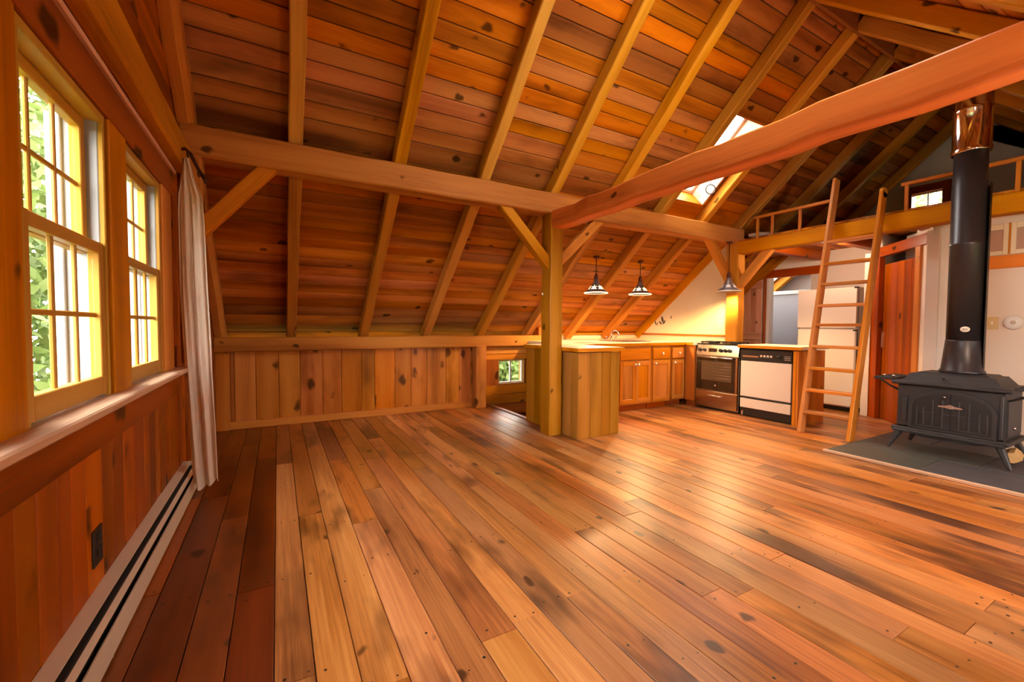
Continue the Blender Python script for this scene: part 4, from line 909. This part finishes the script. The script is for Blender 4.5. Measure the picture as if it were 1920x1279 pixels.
MB().lathe([(.122, 2.655), (.127, 2.665), (.127, 2.69), (.122, 2.70), (.122, 3.00), (.126, 3.005), (.126, 3.03), (.122, 3.035), (.122, 3.75)], (px, py, 0), (0, 0, 1), 32).build('upper_pipe', 'chrome', FP)
m = MB(); vs, fs = [], []                       # curved heat shield behind the pipe
for z in (.80, 2.37):
    for r in (.130, .134):
        for k in range(13): a = radians(-75+150*k/12)-.45; vs.append((px+r*cos(a), py+r*sin(a), z))
for k in range(12): fs += [(k, k+1, 27+k-0, 26+k), (13+k, 39+k, 40+k, 14+k), (k, 13+k, 14+k, k+1), (26+k, 27+k, 40+k, 39+k)]
m.add(vs, vs, fs, True); m.build('heat_shield', 'black', FP)
da = math.atan2(-py, -px)
MB().lathe([(.030, 0), (.030, .002), (.001, .0025)], (px+.1085*cos(da+.08), py+.1085*sin(da+.08), 1.135), (cos(da+.08), sin(da+.08), 0), 24, sx=1.0, sy=.8).build('gauge_plate', 'porcelain', FP)
gp = FP.children[-1]
for k in (-.01, 0, .01):
    c = Vector((px, py, 1.135)); n_ = Vector((cos(da+.08), sin(da+.08), 0)); t_ = Vector((-n_.y, n_.x, 0))
    MB().beam(c+n_*.1112+t_*k+Vector((0, 0, -.008)), c+n_*.1112+t_*k+Vector((0, 0, .008)), t_, .004, .001, ch=.0002).build('gauge_mark', 'black', gp)
def log(a, b, r, label, seed):
    R = random.Random(seed); e = thing('firewood_log', tuple((Vector(a)+Vector(b))/2), label, 'firewood', 'split logs on the hearth')
    a, b = Vector(a), Vector(b); l = (b-a).normalized(); n_ = 9; vs, gs, fs = [], [], []
    e1 = l.cross(Vector((0, 0, 1))).normalized(); e2 = e1.cross(l)
    for q, pz in ((0, a), (1, b)):
        for k in range(n_):
            t = 2*pi*k/n_; rr2 = r*(1.0 if k < 6 else .72)*(1+.08*sin(k*3+seed)); v = pz+e1*rr2*cos(t)+e2*rr2*sin(t); vs.append(v); gs.append((q*.4, rr2*cos(t), rr2*sin(t)))
    for k in range(n_): fs.append((k, (k+1) % n_, n_+(k+1) % n_, n_+k))
    fs += [tuple(range(n_-1, -1, -1)), tuple(range(n_, 2*n_))]
    m = MB(); m.add(vs, gs, fs); m.build('split_wood', 'log', e)
log((5.22, .985, .082), (5.46, 1.02, .082), .05, 'split firewood log on the hearth beneath the right side of the stove', 1)
log((5.44, .68, .078), (5.80, .66, .078), .05, 'second split firewood log at the photo right edge beside the stove', 2)

# ------------------------------------------------------------------ outdoors
g = MB(); g.box(-40, 40, -30, 45, -2.75, -2.7); struct(g.build('ground', 'grass'), 'lawn outside the windows')
def tree(x, y, h, r, mat, label, seed):
    R = random.Random(seed); e = thing('tree', (x, y, -2.7), label, 'tree', 'trees outside the windows')
    MB().tube([(x, y, -2.7), (x+.1, y, -2.7+h*.4), (x, y+.1, -2.7+h*.8)], [.16, .12, .05], 8).build('trunk', 'trunk', e)
    vs, fs = [], []
    for k in range(7000):
        d = Vector((R.gauss(0, 1), R.gauss(0, 1), R.gauss(0, 1))).normalized()*(R.random()**.4)
        lump = 1+.25*sin(d.x*7+seed)*cos(d.z*6+d.y*5)
        p = Vector((x, y, -2.7+h*.56))+Vector((d.x*r*lump, d.y*r*lump, d.z*h*.45*lump)); s_ = R.uniform(.05, .12)
        u = Vector((R.gauss(0, 1), R.gauss(0, 1), R.gauss(0, 1))).normalized(); w = u.cross(Vector((R.gauss(0, 1), R.gauss(0, 1), R.gauss(0, 1)))).normalized()
        o = len(vs); vs += [p-u*s_, p+w*s_*.5, p+u*s_, p-w*s_*.5]; fs.append((o, o+1, o+2, o+3))
    m = MB(); m.add(vs, vs, fs); f = m.build('foliage', mat, e); f['kind'] = 'stuff'
for i, (x, y, h, r, mt, lb) in enumerate((
    (-2.75, 6.3, 8.2, 1.15, 'leaf', 'leafy light green tree seen through the nearest left window'),
    (-2.3, 9.6, 8.2, 1.2, 'leaf2', 'deeper green tree seen past the window casing'),
    (-5.6, 8.8, 8.6, 1.4, 'leaf', 'tall pale green tree farther out from the left windows'),
    (-2.6, 13.4, 9.0, 1.7, 'leaf', 'green tree beyond the window nearer the curtain'),
    (-6.9, 13.6, 9.6, 1.9, 'leaf2', 'tall dark green tree farthest from the left windows'),
    (-6.2, 3.4, 7.0, 1.6, 'leaf2', 'tree standing outside the wall left of the camera'),
    (4.9, 9.4, 4.6, 1.2, 'leaf', 'low green tree seen through the small low window'),
    (7.0, 13.0, 5.2, 1.4, 'leaf2', 'dark green tree behind the small low window'),
    (15.5, 4.6, 8.0, 2.2, 'leaf', 'tree seen through the loft gable window'))): tree(x, y, h, r, mt, lb, 30+i)
